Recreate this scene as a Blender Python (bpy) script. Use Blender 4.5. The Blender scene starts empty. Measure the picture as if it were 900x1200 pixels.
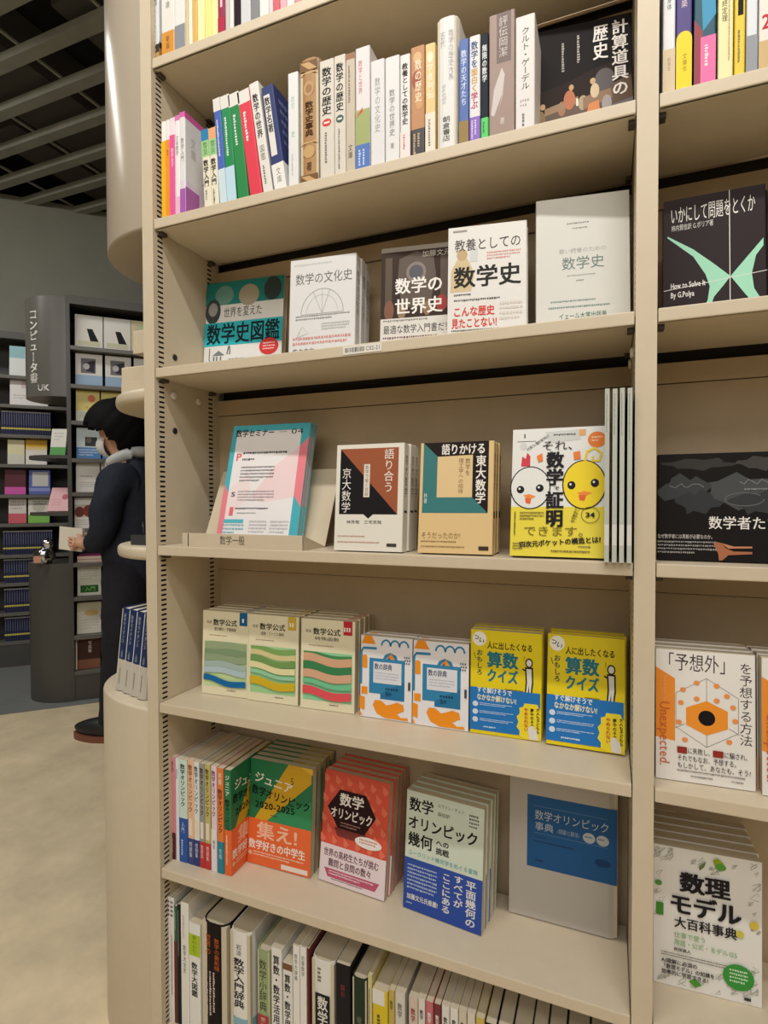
import bpy, bmesh, math, random
from mathutils import Vector, Matrix
random.seed(7)
SC = bpy.context.scene
COL = SC.collection

# ------------------------------------------------------------------ camera
CP = Vector((0.8464, -0.8687, 1.20)); YAW, PITCH, ROLL, FPX = -.3843, -.0206, -.003, 651.85
def cam_axes():
    cy, sy, cp, sp, cr, sr = math.cos(YAW), math.sin(YAW), math.cos(PITCH), math.sin(PITCH), math.cos(ROLL), math.sin(ROLL)
    f = Vector((sy*cp, cy*cp, sp)); r = Vector((cy, -sy, 0)); u = r.cross(f)
    return cr*r + sr*u, -sr*r + cr*u, f
CR, CU, CF = cam_axes()
cam = bpy.data.cameras.new('camera'); cam.sensor_fit = 'HORIZONTAL'; cam.sensor_width = 36; cam.lens = FPX/900*36
cam.clip_start = .02; cam.clip_end = 60
camo = bpy.data.objects.new('camera', cam); COL.objects.link(camo); SC.camera = camo
M = Matrix.Identity(4)
for i in range(3):
    M[i][0] = CR[i]; M[i][1] = CU[i]; M[i][2] = -CF[i]; M[i][3] = CP[i]
camo.matrix_world = M
def at(px, py, **k):                       # the point seen at a pixel of the 900x1200 frame, on the plane x=, y= or z=
    d = CF + CR*((px-450)/FPX) - CU*((py-600)/FPX)
    a, v = list(k.items())[0]; i = 'xyz'.index(a)
    return CP + d*((v-CP[i])/d[i])
def pix(P):
    d = Vector(P)-CP; z = d.dot(CF)
    return 450+FPX*d.dot(CR)/z, 600-FPX*d.dot(CU)/z

# ------------------------------------------------------------------ world, lights, exposure
SC.view_settings.view_transform = 'Standard'; SC.view_settings.look = 'None'
SC.view_settings.gamma = 1; SC.view_settings.use_curve_mapping = False
SC.view_settings.exposure = 0.0
wd = bpy.data.worlds.new('world'); SC.world = wd; wd.use_nodes = True
wd.node_tree.nodes['Background'].inputs[0].default_value = (1, .95, .86, 1)
wd.node_tree.nodes['Background'].inputs[1].default_value = .04
def area(name, loc, rot, sx, sy, power, col):
    l = bpy.data.lights.new(name, 'AREA'); l.shape = 'RECTANGLE'; l.size = sx; l.size_y = sy; l.energy = power; l.color = col
    o = bpy.data.objects.new(name, l); COL.objects.link(o); o.location = loc; o.rotation_euler = rot
    return o
WARM = (1, .965, .915)
area('ceiling_tube_light', (.6, -1.0, 3.02), (math.radians(24), 0, 0), 1.9, .06, 29, WARM)
area('ceiling_tube_light_mid', (1.5, -1.9, 3.0), (math.radians(38), 0, math.radians(20)), 2.6, .08, 20, WARM)
area('ceiling_panel_light_aisle', (.6, -5.0, 3.4), (math.radians(14), 0, 0), 5.0, 5.0, 120, (1, .965, .91))
area('ceiling_tube_light_far', (-2.75, -.35, 3.5), (math.radians(20), 0, math.radians(45)), 2.4, .3, 50, (1, .975, .91))

# ------------------------------------------------------------------ materials
def lin(c):
    return tuple((x/255/12.92 if x/255 <= .04045 else ((x/255+.055)/1.055)**2.4) for x in c) + (1,)
MATS = {}
def mat(c, rough=.5, metal=0, spec=.5, bump=0, noise=0, nscale=8):
    c = tuple(int(x) for x in c)
    if spec in (.22, .25) and max(c) < 75: spec, rough = .07, .5
    key = (c, rough, metal, spec, bump, noise, nscale)
    if key in MATS: return MATS[key]
    m = bpy.data.materials.new('paint_%d_%d_%d' % c); m.use_nodes = True
    nt = m.node_tree; b = nt.nodes['Principled BSDF']
    b.inputs['Base Color'].default_value = lin(c); b.inputs['Roughness'].default_value = rough
    b.inputs['Metallic'].default_value = metal; b.inputs['Specular IOR Level'].default_value = spec
    if noise or bump:
        tc = nt.nodes.new('ShaderNodeTexCoord'); n = nt.nodes.new('ShaderNodeTexNoise')
        n.inputs['Scale'].default_value = nscale; n.inputs['Detail'].default_value = 6; n.inputs['Roughness'].default_value = .65
        nt.links.new(tc.outputs['Object'], n.inputs['Vector'])
        if noise:
            r = nt.nodes.new('ShaderNodeValToRGB')
            r.color_ramp.elements[0].position = .3; r.color_ramp.elements[1].position = .7
            r.color_ramp.elements[0].color = lin(tuple(x*(1-noise) for x in c)); r.color_ramp.elements[1].color = lin(tuple(min(255, x*(1+noise)) for x in c))
            nt.links.new(n.outputs['Fac'], r.inputs[0]); nt.links.new(r.outputs[0], b.inputs['Base Color'])
        if bump:
            bp = nt.nodes.new('ShaderNodeBump'); bp.inputs['Strength'].default_value = bump; bp.inputs['Distance'].default_value = .002
            nt.links.new(n.outputs['Fac'], bp.inputs['Height']); nt.links.new(bp.outputs[0], b.inputs['Normal'])
    MATS[key] = m
    return m
CREAM = mat((207, 193, 168), .42, 0, .4, .03, .012, 30)
BACKC = mat((190, 170, 140), .5, 0, .35, .03, .015, 25)
PAPER = mat((204, 193, 168), .8)
CHAR = mat((74, 72, 68), .38, 0, .4)
CHARD = mat((58, 56, 53), .5, 0, .4)
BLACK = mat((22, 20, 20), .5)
HOLLOW_SHADE = mat((30, 26, 22), .8)

# ------------------------------------------------------------------ mesh builder
class MB:
    def __init__(s): s.v = []; s.f = []; s.m = []; s.mats = []; s.sm = []
    def mi(s, m):
        if m not in s.mats: s.mats.append(m)
        return s.mats.index(m)
    def add(s, verts, faces, m, smooth=False):
        o = len(s.v); s.v += [tuple(p) for p in verts]; i = s.mi(m)
        for f in faces: s.f.append(tuple(o+k for k in f)); s.m.append(i); s.sm.append(smooth)
    def quad(s, a, b, c, d, m): s.add([a, b, c, d], [(0, 1, 2, 3)], m)
    def box(s, x0, y0, z0, x1, y1, z1, m, bev=0):
        if not bev:
            v = [(x, y, z) for z in (z0, z1) for y in (y0, y1) for x in (x0, x1)]
            s.add(v, [(0, 2, 3, 1), (4, 5, 7, 6), (0, 1, 5, 4), (2, 6, 7, 3), (0, 4, 6, 2), (1, 3, 7, 5)], m)
            return
        bm = bmesh.new(); bmesh.ops.create_cube(bm, size=1)
        for w in bm.verts: w.co = Vector((x0+(w.co.x+.5)*(x1-x0), y0+(w.co.y+.5)*(y1-y0), z0+(w.co.z+.5)*(z1-z0)))
        bmesh.ops.bevel(bm, geom=bm.edges[:], offset=bev, segments=2, affect='EDGES', profile=.6)
        bm.verts.index_update(); s.add([w.co[:] for w in bm.verts], [[w.index for w in f.verts] for f in bm.faces], m); bm.free()
    def prism(s, pts, z0, z1, m, smooth=False):          # polygon in xy, extruded in z
        n = len(pts); v = [(x, y, z0) for x, y in pts]+[(x, y, z1) for x, y in pts]
        s.add(v, [tuple(range(n-1, -1, -1)), tuple(range(n, 2*n))], m)
        s.add(v, [(i, (i+1) % n, n+(i+1) % n, n+i) for i in range(n)], m, smooth)
    def tube(s, path, r, m, n=8):
        path = [Vector(p) for p in path]; rings = []
        for i, p in enumerate(path):
            t = (path[min(i+1, len(path)-1)]-path[max(i-1, 0)]).normalized()
            a = t.orthogonal().normalized(); b = t.cross(a)
            rr = r[i] if isinstance(r, (list, tuple)) else r
            rings.append([p+(a*math.cos(k*2*math.pi/n)+b*math.sin(k*2*math.pi/n))*rr for k in range(n)])
        v = [q for g in rings for q in g]; f = [tuple(range(n-1, -1, -1)), tuple(range(len(v)-n, len(v)))]
        for i in range(len(path)-1):
            for k in range(n): f.append((i*n+k, i*n+(k+1) % n, (i+1)*n+(k+1) % n, (i+1)*n+k))
        s.add(v, f, m, True)
    def ball(s, c, r, m, n=16, mod=None, keep=None):
        c = Vector(c); v = []; f = []; k = n//2
        for i in range(k+1):
            for j in range(n):
                th = math.pi*i/k; ph = 2*math.pi*j/n
                d = Vector((math.sin(th)*math.cos(ph), math.sin(th)*math.sin(ph), math.cos(th)))
                q = Vector((d.x*r[0], d.y*r[1], d.z*r[2]))
                if mod: q = mod(d, q)
                v.append(c+q)
        for i in range(k):
            for j in range(n):
                q = (i*n+j, i*n+(j+1) % n, (i+1)*n+(j+1) % n, (i+1)*n+j)
                if keep is None or keep(sum((v[a] for a in q), Vector())/4-c): f.append(q)
        s.add(v, f, m, True)
    def build(s, name, parent=None, xf=None):
        me = bpy.data.meshes.new(name)
        me.from_pydata([tuple(xf @ Vector(p)) for p in s.v] if xf else s.v, [], s.f)
        for m in s.mats: me.materials.append(m)
        me.polygons.foreach_set('material_index', s.m); me.polygons.foreach_set('use_smooth', s.sm); me.update()
        o = bpy.data.objects.new(name, me); COL.objects.link(o)
        if parent: o.parent = parent
        return o
def thing(name, label, cat, M=None, group=None):
    o = bpy.data.objects.new(name, None); COL.objects.link(o); o.empty_display_size = .05
    if M is not None: o.matrix_world = M
    o['label'] = label; o['category'] = cat
    if group: o['group'] = group
    return o
def tag(o, label, cat, group=None):
    o['label'] = label; o['category'] = cat
    if group: o['group'] = group
    return o
def struct(o): o['kind'] = 'structure'; return o
def dup(root, M, label=None, group=None):
    r = root.copy(); COL.objects.link(r); r.matrix_world = M
    if label: r['label'] = label
    if group: r['group'] = group
    for ch in list(root.children):
        c = ch.copy(); COL.objects.link(c); c.parent = r
        for g in list(ch.children):
            d = g.copy(); COL.objects.link(d); d.parent = c
    return r

# ------------------------------------------------------------------ lettering
GL = {}
def glyph(ch, bold):
    k = (ch, bold)
    if k not in GL:
        c = bpy.data.curves.new('glyph', 'FONT'); c.body = ch; c.size = 1; c.offset = bold; c.resolution_u = 2
        o = bpy.data.objects.new('glyph', c); me = o.to_mesh()
        v = [(p.co.x, p.co.y) for p in me.vertices]; f = [tuple(p.vertices) for p in me.polygons]
        o.to_mesh_clear(); bpy.data.objects.remove(o); bpy.data.curves.remove(c)
        if ord(ch) > 0x2000: adv = 1.0
        elif ch == ' ': adv = .3
        else: adv = max(p[0] for p in v)+.07 if v else .3
        GL[k] = (v, f, adv)
    return GL[k]
BOLD = .022
def put_text(mb, text, P, col, bold, x0, y0, cw, chh, vert=False, N=None):
    """P(x, y) maps face metres (y down) to space; cells cw x chh, x0 y0 = first cell's top left; bold = stroke swelling in ems"""
    m = mat(col, .5, 0, .22); x, y = x0, y0
    sh = ((0, 0),) if not bold else ((-bold, -bold*.6), (bold, -bold*.6), (-bold, bold*.6), (bold, bold*.6))
    for ch in text:
        v, f, adv = glyph(ch, 0)
        for q_, (dx, dy) in enumerate(sh if v else ()):
            if vert and ch in 'ー-〜―':
                pts = [P(x+((.38-q[1])+.5+dx)*cw, y+(q[0]+dy)*chh) for q in v]
            elif vert and ch in '、。':
                pts = [P(x+(q[0]+.55+dx)*cw, y+(.36-q[1]+dy)*chh) for q in v]
            else: pts = [P(x+(q[0]+dx)*cw, y+(.86-q[1]+dy)*chh) for q in v]
            if N is not None and q_: pts = [q+N*(.000012*q_) for q in pts]
            mb.add(pts, f, m)
        if vert: y += chh
        else: x += adv*cw
def text_len(t, bold=0): return sum(glyph(c, 0)[2] for c in t)

def emit(ms, mts, prims, O, U, V, N, base):
    """prints on a face: O top left corner, U full width, V full height (down), N outward"""
    W, H = U.length, V.length; u, v = U.normalized(), V.normalized(); lay = [base]
    def pl(x, y): return O+u*x+v*y+N*lay[0]
    for p in prims:
        k = p[0]; lay[0] += .00004
        if k in 'tvxsd': mt = MB(); mts.append(mt)
        if k == 'r':
            _, a, b, c, d, col = p
            ms.quad(pl(a*W, d*H), pl(c*W, d*H), pl(c*W, b*H), pl(a*W, b*H), mat(col, .45, 0, .22))
        elif k == 'p':
            pts = [pl(a*W, b*H) for a, b in p[1]]
            s = sum(p[1][i][0]*p[1][(i+1) % len(pts)][1]-p[1][(i+1) % len(pts)][0]*p[1][i][1] for i in range(len(pts)))
            if s > 0: pts = pts[::-1]
            ms.add(pts, [tuple(range(len(pts)))], mat(p[2], .45, 0, .22))
        elif k == 'e':
            _, a, b, ra, rb, col = p
            ms.add([pl((a+ra*math.cos(t*math.pi/12))*W, (b-rb*math.sin(t*math.pi/12))*H) for t in range(24)], [tuple(range(24))], mat(col, .45, 0, .22))
        elif k == 'c':
            pts, wd, col = p[1:]; w2 = wd*W/2; q = [Vector((a*W, b*H)) for a, b in pts]; L = []; R = []
            for i in range(len(q)):
                t = (q[min(i+1, len(q)-1)]-q[max(i-1, 0)]).normalized(); n = Vector((-t.y, t.x))*w2
                L.append(pl(*(q[i]+n))); R.append(pl(*(q[i]-n)))
            n = len(q); ms.add(L+R, [(i, i+1, n+i+1, n+i) for i in range(n-1)], mat(col, .45, 0, .22))
        elif k == 't':
            _, t, a, b, c, d, col = p[:7]; bo = p[7] if len(p) > 7 else 0
            put_text(mt, t, pl, col, bo, a*W, b*H, (c-a)*W/text_len(t, bo), (d-b)*H, N=N)
        elif k == 'v':
            _, t, a, b, c, d, col = p[:7]; bo = p[7] if len(p) > 7 else 0
            ch_ = min((d-b)*H/len(t), 1.45*(c-a)*W); put_text(mt, t, pl, col, bo, a*W, b*H, (c-a)*W, ch_, True, N)
        elif k == 'x':                                   # text turned a quarter clockwise, reading downwards
            _, t, a, b, c, d, col = p[:7]; bo = p[7] if len(p) > 7 else 0
            put_text(mt, t, lambda x, y: pl(c*W-y, b*H+x), col, bo, 0, 0, (d-b)*H/text_len(t, bo), (c-a)*W, N=N)
        elif k == 's':                                   # text along a slanted line
            _, t, a, b, c, d, h, col = p[:8]; bo = p[8] if len(p) > 8 else 0
            A = Vector((a*W, b*H)); B = Vector((c*W, d*H)); t1 = (B-A).normalized(); n1 = Vector((-t1.y, t1.x)); hh = h*H
            put_text(mt, t, lambda x, y: pl(*(A+t1*x+n1*(y-hh/2))), col, bo, 0, 0, (B-A).length/text_len(t, bo), hh, N=N)
        elif k == 'd':                                   # lines of print too small to read
            _, a, b, c, d, n, col = p[:7]; vert = len(p) > 7 and p[7]; m = mat(col, .5)
            L = ((d-b)*H if vert else (c-a)*W); pitch = ((c-a)*W if vert else (d-b)*H)/n; g = pitch*.55
            for i in range(n):
                x = 0; end = L*(1 if i < n-1 else random.uniform(.6, 1))
                while x < end-g*.4:
                    w = min(g*random.uniform(.5, .95), end-x); o = i*pitch; hs = g*random.uniform(.6, 1)
                    if vert: q = (a*W+o, b*H+x, a*W+o+hs, b*H+x+w)
                    else: q = (a*W+x, b*H+o, a*W+x+w, b*H+o+hs)
                    mt.quad(pl(q[0], q[3]), pl(q[2], q[3]), pl(q[2], q[1]), pl(q[0], q[1]), m)
                    x += w+g*random.uniform(.15, .4)

def build_lettering(mts, parent):
    """blocks of print that stand close together become one lettering mesh, far ones their own"""
    bl = []
    for m in mts:
        if not m.v: continue
        lo = [min(v[i] for v in m.v) for i in range(3)]; hi = [max(v[i] for v in m.v) for i in range(3)]; bl.append([[m], lo, hi])
    cl = list(range(len(bl)))
    for i in range(len(bl)):
        for j in range(i):
            if math.sqrt(sum(max(0, bl[i][1][k]-bl[j][2][k], bl[j][1][k]-bl[i][2][k])**2 for k in range(3))) < .012:
                a, b = cl[i], cl[j]; cl = [b if c == a else c for c in cl]
    bl = [([m for q, c in zip(bl, cl) if c == g for m in q[0]], 0, 0) for g in sorted(set(cl))]
    for ms_, _, _ in bl:
        o = MB()
        for m in ms_:
            n = len(o.v); o.v += m.v; ix = [o.mi(q) for q in m.mats]
            o.f += [tuple(n+k for k in f) for f in m.f]; o.m += [ix[k] for k in m.m]; o.sm += m.sm
        o.build('lettering', parent)

# ------------------------------------------------------------------ books
def jacket(mb, w, t, h, side, m, th, grow=0, z0=0, rr=None):
    r = min(.0022 if rr is None else rr, t*.45); g = grow
    def arc(cx, cy, a0, rad): return [(cx+rad*math.cos(math.radians(a0-30*i)), cy+rad*math.sin(math.radians(a0-30*i))) for i in range(4)]
    out = [(w, -g)]+arc(r, r, 270, r+g)+arc(r, t-r, 180, r+g)+[(w, t+g)]
    inn = [(w, th-g)]+arc(r, r, 270, max(r-th+g, .0002))+arc(r, t-r, 180, max(r-th+g, .0002))+[(w, t-th+g)]
    if side == 'R': out = [(w-x, y) for x, y in out]; inn = [(w-x, y) for x, y in inn]
    n = len(out); v = [(x, y, z) for z in (z0, z0+h) for x, y in out]+[(x, y, z) for z in (z0, z0+h) for x, y in inn]
    f = []
    for i in range(n-1):
        f += [(i, i+1, n+i+1, n+i), (2*n+i+1, 2*n+i, 3*n+i, 3*n+i+1), (n+i, n+i+1, 3*n+i+1, 3*n+i), (i+1, i, 2*n+i, 2*n+i+1)]
    f += [(0, n, 3*n, 2*n), (n-1, 3*n-1, 4*n-1, 2*n-1)]
    if side == 'R': f = [q[::-1] for q in f]
    mb.add(v, f, m)
def make_book(label, w, h, t, col, M, side='R', front=(), spine=(), back=(), band=None, bfront=(), bspine=(), group=None, hard=False, paper=PAPER, name='book', cat='book'):
    root = thing(name, label, cat, M, group)
    th = .0022 if hard else .0009
    ms, mt = MB(), []
    jacket(ms, w, t, h, side, mat(col, .45, 0, .25), th, rr=(t*.35 if hard else None))
    X, Y, Z = Vector((1, 0, 0)), Vector((0, 1, 0)), Vector((0, 0, 1))
    def faces(a, b, pf, ps, base, pb=()):
        emit(a, b, pf, Vector((0, 0, h)), X*w, -Z*h, -Y, base)
        if side == 'R': emit(a, b, ps, Vector((w, 0, h)), Y*t, -Z*h, X, base)
        else: emit(a, b, ps, Vector((0, t, h)), -Y*t, -Z*h, -X, base)
        if pb: emit(a, b, pb, Vector((w, t, h)), -X*w, -Z*h, Y, base)
    faces(ms, mt, front, spine, .0001, back)
    c = ms.build('cover', root)
    build_lettering(mt, c)
    pg = MB(); e = .004 if hard else .0012; z0 = .003 if hard else .0006
    if side == 'L': pg.box(th, th, z0, w-e, t-th, h-z0, paper)
    else: pg.box(e, th, z0, w-th, t-th, h-z0, paper)
    pg.build('pages', root)
    if band:
        v0, bc = band; ms, mt = MB(), []
        jacket(ms, w, t, h*(1-v0), side, mat(bc, .4), .0005, .0005, 0, rr=(t*.35 if hard else None))
        faces(ms, mt, bfront, bspine, .0006)
        b = ms.build('paper_band', root)
        build_lettering(mt, b)
    return root
def Mface(x, y, z, tilt, yaw, t=0, k=0, h=0):
    R = Matrix.Rotation(math.radians(yaw), 4, 'Z') @ Matrix.Rotation(-math.radians(tilt), 4, 'X')
    return Matrix.Translation((x, y, z+t*math.sin(math.radians(tilt)))) @ R @ Matrix.Translation((0, k*t, 0))
def Mspine(side, xl, xr, ys, z, w, lean=0):
    B = Matrix.Translation((xl, ys+w, z)) @ Matrix.Rotation(-math.pi/2, 4, 'Z') if side == 'R' else Matrix.Translation((xr, ys, z)) @ Matrix.Rotation(math.pi/2, 4, 'Z')
    if lean:
        p = Vector((xl if lean < 0 else xr, ys, z))
        B = Matrix.Translation(p) @ Matrix.Rotation(math.radians(lean), 4, 'Y') @ Matrix.Translation(-p) @ B
    return B
ORD = ['second', 'third', 'fourth', 'fifth', 'sixth', 'seventh', 'eighth']
def face_out(label, short, x, y, z, w, h, t, tilt, yaw, col, copies=0, group=None, **kw):
    g = group or ('copies of the '+short)
    b = make_book(label, w, h, t, col, Mface(x, y, z, tilt, yaw, t), group=g if copies else group, **kw)
    for k in range(copies):
        dd = (k+1)*(t+.0003)/math.cos(math.radians(tilt)); yw = math.radians(yaw)
        M = Mface(x-dd*math.sin(yw)+random.uniform(.0, .003), y+dd*math.cos(yw), z, tilt, yaw, t)
        dup(b, M, '%s copy back, behind the front %s' % (ORD[k], short), g)
    return b
SZ = [2.0785, 1.7629, 1.4675, 1.110, .7894, .4489, .115]; ST = .0193
def spine_out(label, xl, xr, ytop, shelf, col, prims, lean=0, side='R', ys=.012, w=.13, band=None, bspine=(), group=None, h=None, front=(), bfront=(), hard=False, z=None, gap=.0006):
    zz = SZ[shelf] if z is None else z
    def X(px):
        py = 500
        for _ in range(4):
            P = at(px, py, y=ys); py = pix((P.x, ys, zz))[1]
        return P.x
    a, b = X(xl), X(xr)
    if h is None: h = (at(xl, ytop, y=ys).z-zz)/math.cos(math.radians(lean))
    h = min(h, .262); t = (b-a)*math.cos(math.radians(lean))-gap
    return make_book(label, w, h, t, col, Mspine(side, a, a+t if not lean else b, ys, zz+(.0004), w, lean), side=side, spine=prims, front=front, band=band, bspine=bspine, bfront=bfront, group=group, hard=hard)
W8 = (226, 223, 216); K = (38, 34, 34); G5 = (120, 115, 110)

# ------------------------------------------------------------------ room
E1 = Vector((.7071, .7071, 0)); NN = Vector((.7071, -.7071, 0))     # run of the dark cases, and the way they face
OD = Vector((-2.129, 1.488, 0))
def dk(s, d, z=0): return OD+E1*s+NN*d+Vector((0, 0, z))
DM = Matrix(((E1.x, -NN.x, 0, OD.x), (E1.y, -NN.y, 0, OD.y), (0, 0, 1, 0), (0, 0, 0, 1)))   # local x along the case, -y to the front
mb = MB(); FLOOR = mat((222, 204, 171), .5, 0, .35, .05, .07, 5)
mb.quad((-7, -9, 0), (4, -9, 0), (4, 8, 0), (-7, 8, 0), FLOOR); struct(mb.build('floor'))
mb = MB(); a, b, c, d = dk(-4, .07), dk(7, .07), dk(7, -4), dk(-4, -4)
mb.prism([(p.x, p.y) for p in (a, b, c, d)], .0005, .003, mat((124, 126, 124), .4, 0, .4, .05, .05, 5)); struct(mb.build('floor_aisle'))
mb = MB(); a, b = dk(-6, -1.75), dk(8, -1.75); c, d = dk(8, -1.85), dk(-6, -1.85)
mb.prism([(p.x, p.y) for p in (a, b, c, d)], 0, 3.75, mat((140, 140, 128), .6, 0, .3, .05, .03, 4)); struct(mb.build('wall_back'))
mb = MB(); mb.box(-7.1, -9, 0, -7, 8, 4.1, mat((150, 146, 136), .6)); struct(mb.build('wall_left'))
mb = MB(); mb.box(4, -9, 0, 4.1, 8, 4.1, mat((190, 182, 166), .6)); struct(mb.build('wall_right'))
mb = MB(); mb.box(-7, -9.1, 0, 4, -9, 4.1, mat((190, 182, 166), .6)); struct(mb.build('wall_front'))
mb = MB(); mb.box(-7, -9, 4.1, 4, 8, 4.2, mat((46, 45, 43), .8, 0, .3, .2, .25, 3)); struct(mb.build('ceiling'))
SLAT = mat((156, 156, 144), .6, 0, .3, 0, .05, 6); RODM = mat((170, 168, 158), .5)
for k in range(-38, 8):
    y = 1.33+.268*k; mb = MB(); mb.box(-6.9, y-.035, 3.7, 3.9, y+.035, 3.75, SLAT); o = struct(mb.build('ceiling_beam'))
for k in range(8):
    x = -5.5+.62*k+.17; mb = MB(); mb.box(x-.007, -8.9, 3.752, x+.007, 5, 3.765, RODM); struct(mb.build('ceiling_rod'))
for k, (x, y, w_) in enumerate([(-2.9, 1.0, .5), (-1.9, 1.25, .22), (-3.3, 1.8, .3)]):
    mb = MB(); mb.box(x, y, 3.82, x+w_, y+1.6, 4.09, mat((92, 88, 82), .7)); struct(mb.build('ceiling_duct'))

# ------------------------------------------------------------------ the cream bookcase
UW, BW, DP = .0276, .88, .20; X2 = BW+UW; X3 = X2+BW; HB = 2.52
case = thing('bookcase', 'tall cream metal bookcase full of mathematics books beside the aisle', 'bookcase', Matrix.Identity(4))
SLOTM = HOLLOW_SHADE
def slots_face(mb, x, sgn, cols, z0, z1, pitch, m):
    """side skin of an upright at x, with rows of through slots: cols = [(y0, y1)]"""
    ys = [0]
    for a, b in cols: ys += [a, b]
    ys.append(DP); n = int((z1-z0)/pitch)
    def q(y0, y1, za, zb):
        v = [(x, y0, za), (x, y1, za), (x, y1, zb), (x, y0, zb)]
        mb.quad(*(v if sgn < 0 else v[::-1]), m)
    for i in range(len(ys)-1):
        if i % 2 == 0: q(ys[i], ys[i+1], z0, z1)
        else:
            for k in range(n):
                za = z0+k*pitch; q(ys[i], ys[i+1], za, za+pitch*.60)
            q(ys[i], ys[i+1], z0+n*pitch, z1)
def upright(name, x0, x1, left_skin, right_skin):
    mb = MB()
    mb.box(x0, -.0015, 0, x1, .0002, HB, CREAM)
    mb.box(x0, .0003, 0, x0+.0006, DP, HB, HOLLOW_SHADE if left_skin else CREAM) if False else None
    cols = [(.010, .0245), (.160, .174)]
    for x, sg, on in ((x0, 1, left_skin), (x1, -1, right_skin)):
        if on: slots_face(mb, x, -sg, cols, 0.02, HB, .0101, CREAM)
        else: mb.quad((x, 0, 0), (x, DP, 0), (x, DP, HB), (x, 0, HB), CREAM)
    mb.quad((x0, 0, HB), (x1, 0, HB), (x1, DP, HB), (x0, DP, HB), CREAM)
    mb.quad(((x0+x1)/2, .001, .02), ((x0+x1)/2, DP, .02), ((x0+x1)/2, DP, HB), ((x0+x1)/2, .001, HB), HOLLOW_SHADE)  # dark sheet inside the upright, paints the shade seen through the slots
    return mb.build(name, case)
upright('side_panel', -UW, 0, False, True)
upright('upright', BW, X2, True, True)
upright('side_panel', X3, X3+UW, True, False)
# black discs painting shade in holes, white caps on the left side panel
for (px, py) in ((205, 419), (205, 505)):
    P = at(px, py, x=.0006); mb = MB(); mb.tube([(0.0002, P.y, P.z), (.0016, P.y, P.z)], .0065, BLACK, 14); mb.build('hole_shade_disc', case)
CAP = mat((226, 220, 206), .4)
for bx, sg in ((0, 1), (BW, -1)):
    for y in (.05, .125):
        for zz in (SZ[2]-.047,):
            mb = MB(); mb.tube([(bx+sg*.0002, y, zz), (bx+sg*.004, y, zz), (bx+sg*.0055, y, zz)], [.008, .008, .005], CAP, 14); mb.build('cap', case)
for bay, (xa, xb) in enumerate(((0, BW), (X2, X3))):
    for i, z in enumerate(SZ):
        mb = MB(); mb.box(xa+.0012, 0, z-ST, xb-.0012, .186, z, CREAM, .0018)
        mb.box(xa+.0012, .0025, z-ST-.0, xb-.0012, .005, z-ST+.001, CREAM)
        sh = mb.build('shelf', case)
        for sx in (xa+.006, xb-.006):                      # the clips that hold the board
            for y in (.02, .168):
                c = MB(); c.box(sx-.0045, y-.008, z-ST-.007, sx+.0045, y+.008, z-ST-.0003, mat((70, 62, 52), .5), .001); c.build('shelf_clip', sh)
        if i == 2 and bay == 0:
            P, Q = at(402, 411, y=-.0006), at(447, 407, y=-.0006)
            t = MB(); zc = z-.0095; t.box(P.x, -.0009, zc-.007, Q.x, -.0002, zc+.007, mat((228, 224, 214), .4))
            pm = mat((60, 56, 52), .5); x = P.x+.004
            while x < P.x+(Q.x-P.x)*.55:
                w_ = random.uniform(.0006, .0016); t.quad((x, -.00095, zc-.004), (x+w_, -.00095, zc-.004), (x+w_, -.00095, zc+.004), (x, -.00095, zc+.004), pm); x += w_+random.uniform(.0007, .0013)
            tl = t.build('shelf_label', sh); t = MB()
            put_text(t, 'C02-21', lambda x, y: Vector((x, -.001, zc+.005-y)), (60, 56, 52), 0, P.x+(Q.x-P.x)*.6, 0, (Q.x-P.x)*.36/text_len('C02-21'), .010); t.build('lettering', tl)
    zs = [HB]+SZ
    for i in range(len(SZ)):                                # back: a rail and a sheet in each compartment, open below the shelf above
        top = zs[i]-ST-.016; bot = zs[i+1]-.015
        mb = MB(); mb.box(xa, DP-.006, top-.034, xb, DP, top, BACKC); mb.build('back_rail', case)
        mb = MB(); mb.box(xa, DP-.002, bot, xb, DP, top-.0355, BACKC); mb.build('back_panel', case)
    mb = MB(); mb.box(xa-.02, DP+.04, 0, xb+.02, DP+.05, HB, mat((70, 62, 52), .7)); mb.build('shade_back_sheet', case)  # backing coloured dark to put shade into the open gaps
    mb = MB(); mb.box(xa, .012, 0, xb, .02, SZ[6]-ST, CREAM); mb.build('plinth', case)
mb = MB(); mb.box(0, -.0015, HB-.03, X3, DP+.05, HB, CREAM); mb.build('top_panel', case)

# ------------------------------------------------------------------ the rounded end of the bookcase
def dplan(a, b, x0=-UW-.0004, yc=.2, n=28, back=.4):
    return [(x0, yc-b)]+[(x0-a*math.sin(math.pi*i/n), yc-b*math.cos(math.pi*i/n)) for i in range(1, n)]+[(x0, yc+b)]
def drum(mb, a, b, z0, z1, m, bev=.006):
    bm = bmesh.new(); pts = dplan(a, b)
    vs = [bm.verts.new((x, y, z0)) for x, y in pts]; f = bm.faces.new(vs)
    g = bmesh.ops.extrude_face_region(bm, geom=[f])
    for w in g['geom']:
        if isinstance(w, bmesh.types.BMVert): w.co.z = z1
    bmesh.ops.recalc_face_normals(bm, faces=bm.faces[:])
    ed = [e for e in bm.edges if abs(e.verts[0].co.z-e.verts[1].co.z) < 1e-6 and not (abs(e.verts[0].co.x+UW) < .002 and abs(e.verts[1].co.x+UW) < .002)]
    bmesh.ops.bevel(bm, geom=ed, offset=bev, segments=3, affect='EDGES', profile=.5)
    bm.verts.index_update()
    for f in bm.faces: mb.add([w.co[:] for w in f.verts], [tuple(range(len(f.verts)))], m, False)
    bm.free()
CREAM_DIM = mat((180, 168, 150), .22, 0, .22)  # glossy copy of the cream paint, darkened to offset strong light on the box
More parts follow.
